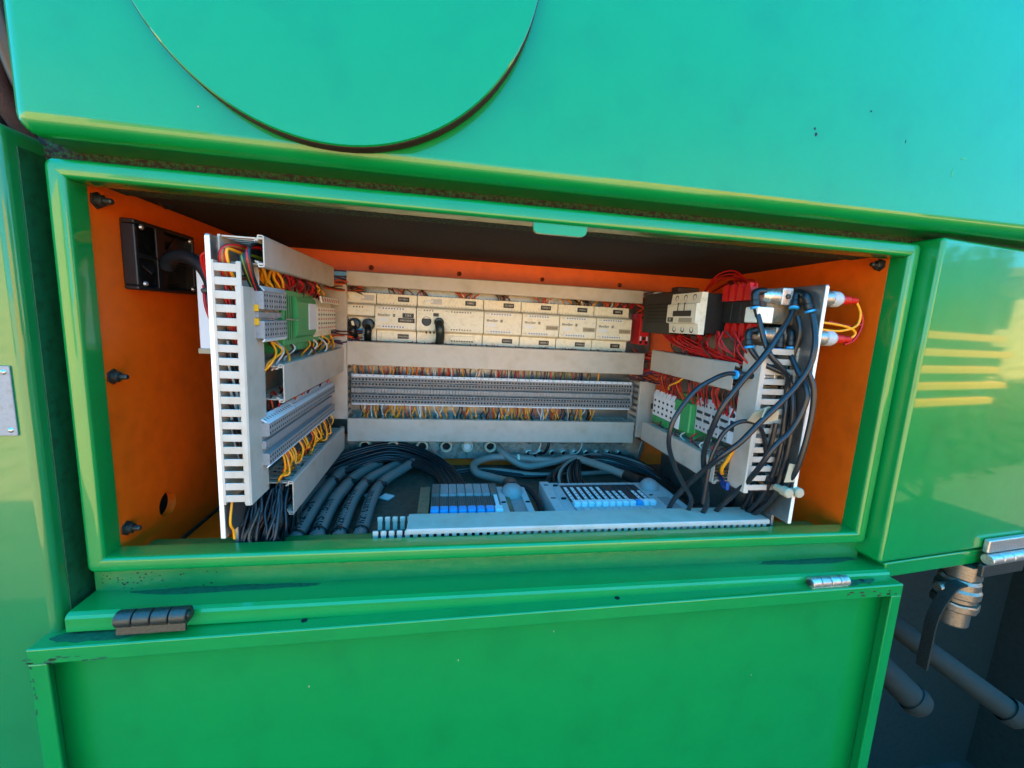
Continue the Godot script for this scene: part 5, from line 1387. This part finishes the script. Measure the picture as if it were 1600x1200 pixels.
func build_fan() -> void:
	var o := thing("fan", "square black fan on the orange left wall", "fan", Vector3(0.0203, 0.413, -0.148))
	var b := axes(Vector3(0, 0, -1), Vector3(0, 1, 0), Vector3(1, 0, 0))
	o.basis = b
	for s in [-1, 1]:
		part("frame", rbox(Vector3(0.138, 0.006, 0.018), 0.002), "black_plastic", o, Vector3(0, s * 0.044, 0.009))
		part("frame", rbox(Vector3(0.006, 0.082, 0.018), 0.002), "black_plastic", o, Vector3(s * 0.066, 0, 0.009))
	part("back_plate", rbox(Vector3(0.134, 0.09, 0.004), 0.001), "black_plastic", o, Vector3(0, 0, 0.003))
	part("hub", lathe([[0, 0.0145], [0.016, 0.014], [0.018, 0.012], [0.018, 0.004], [0, 0.004]], 20), "black_plastic", o, Vector3.ZERO, Basis(Vector3.RIGHT, PI / 2))
	for k in 7:
		var a := TAU * k / 7
		part("blade", rbox(Vector3(0.025, 0.016, 0.0016), 0.0005), "black_plastic", o, Vector3(cos(a) * 0.028, sin(a) * 0.028, 0.009), Basis(Vector3.BACK, a) * Basis(Vector3.RIGHT, 0.6))
	part("brace", rbox(Vector3(0.13, 0.005, 0.003), 0.001), "black_plastic", o, Vector3(0, 0, 0.0165))
	part("brace", rbox(Vector3(0.018, 0.084, 0.003), 0.001), "black_plastic", o, Vector3(-0.018, 0, 0.0170))
	for s in [-1, 1]:
		for q in [-1, 1]:
			part("screw", lathe([[0, 0.003], [0.0028, 0.0026], [0.0038, 0]], 10), "steel", o, Vector3(s * 0.06 - 0.004 * s, q * 0.038, 0.018), Basis(Vector3.RIGHT, PI / 2))
	var h := thing("corrugated_hose", "dark grey hose bending from the fan to the back of the left plate", "hose")
	part("hose", tube([Vector3(0.045, 0.402, -0.13), Vector3(0.055, 0.414, -0.122), Vector3(0.078, 0.418, -0.112), Vector3(0.106, 0.406, -0.10), Vector3(0.124, 0.38, -0.09), Vector3(0.130, 0.345, -0.085), Vector3(0.132, 0.30, -0.085)], 0.0092, 14, 8), "rubber", h)
	part("cable_tie", rbox(Vector3(0.026, 0.007, 0.022), 0.002), "black_plastic", h, Vector3(0.128, 0.372, -0.088), Basis(Vector3.BACK, 0.2))
	part("tie_tail", tube([Vector3(0.132, 0.372, -0.08), Vector3(0.145, 0.370, -0.05), Vector3(0.158, 0.368, -0.02)], 0.0016, 6), "black_plastic", h)
	var w := thing("switch_box", "white box with red wires on the outer side of the left plate", "box", Vector3(0.162, 0.349, -0.135))
	part("housing", rbox(Vector3(0.072, 0.132, 0.05), 0.002), "white", w, Vector3(-0.038, 0, -0.01))
	part("foot", rbox(Vector3(0.075, 0.008, 0.055), 0.001), "tape", w, Vector3(-0.038, -0.068, -0.01))
	part("top_bar", rbox(Vector3(0.085, 0.012, 0.03), 0.002), "alu", w, Vector3(-0.036, 0.068, 0.0))
	for k in 3:
		wire(w, [Vector3(-0.062 + 0.006 * k, 0.03, 0.018), Vector3(-0.058 + 0.006 * k, 0.0, 0.024), Vector3(-0.050 + 0.006 * k, -0.03, 0.022), Vector3(-0.046 + 0.005 * k, -0.055, 0.015)], "red", 0.0024)

# ---------------------------------------------------------------- the yard that the glossy paint mirrors
func build_yard() -> void:
	var near := thing("added_sheds", "row of three added sand and yellow sheds, bouncing warm light into the cabinet", "building", Vector3(-16.0, -1.25, 13.0))  # unseen sheds added for warm bounce light and yellow reflections
	for k in 3:
		var wx: float = [0.0, 23.0, 30.5][k]
		bar("wall", Vector3(wx, 0, 0.4 * k), Vector3(wx + [7.5, 5.5, 3.2][k], 4.6 - 0.7 * k, 6), ["hall_wall", "machine_yellow", "hall_wall"][k], near, 0.02)
	var hall := thing("yellow_hall", "yellow hall with dark windows at the far end of the yard", "building", Vector3(22.0, -1.25, 4.5))
	bar("wall", Vector3(0, 0, 0), Vector3(10, 4.0, 3.4), "hall_wall", hall, 0.02)
	bar("roof", Vector3(-0.4, 4.0, -0.4), Vector3(10.4, 4.3, 3.8), "tan", hall, 0.02)
	for j in 2:
		for k in 2:
			bar("window", Vector3(-0.05, 0.6 + j * 1.7, 0.7 + k * 1.6), Vector3(0.1, 1.6 + j * 1.7, 1.6 + k * 1.6), "far_glass", hall, 0.01)
	var rack := thing("beam_stack", "stack of orange yellow steel beams in the yard", "beams", Vector3(4.6, -1.25, 1.55))
	for k in 5:
		bar("beam", Vector3(0.0, 1.06 + k * 0.145, 0.0), Vector3(1.5 + 0.2 * (k % 2), 1.12 + k * 0.145, 0.14), "machine_yellow", rack, 0.005)
	for x in [0.2, 1.1]:
		bar("post", Vector3(x, 0, 0.15), Vector3(x + 0.08, 1.75, 0.22), "dark", rack, 0.005)
	var added_hedge := thing("added_hedge", "clipped green foliage added right of the machine to darken the door reflection", "added_hedge", Vector3(2.6, -1.25, 2.0))  # unseen foliage added so the side door mirrors something dark
	var st := start()
	var hr := RandomNumberGenerator.new()
	hr.seed = 5
	for k in 4200:
		var p := Vector3(hr.randf_range(0, 10.0), hr.randf_range(0.0, 1.1), hr.randf_range(0.0, 0.9))
		var a := Vector3(hr.randfn(), hr.randfn(), hr.randfn()).normalized() * 0.075
		var b := a.cross(Vector3(hr.randfn(), hr.randfn(), hr.randfn())).normalized() * 0.05
		var n := a.cross(b).normalized()
		tri(st, p - a, p + b, p + a, n, n, n)
		tri(st, p - a, p + a, p - b, n, n, n)
	part("foliage", st.commit(), "foliage", added_hedge).set_meta("kind", "stuff")
	bar("core", Vector3(0.1, 0, 0.15), Vector3(9.9, 1.0, 0.8), "foliage", added_hedge, 0.05)
	var tall := added_hedge.duplicate() as Node3D
	tall.name = "added_tall_hedge"  # added to hide bright sky from the side door reflection
	add_child(tall, true)
	tall.position = Vector3(20.8, -1.25, 16.9)
	tall.rotation.y = PI / 2
	tall.scale = Vector3(1.0, 4.6, 1.0)
	tag(tall, "tall dark foliage added next to the yellow hall to darken the door reflection", "added_hedge")
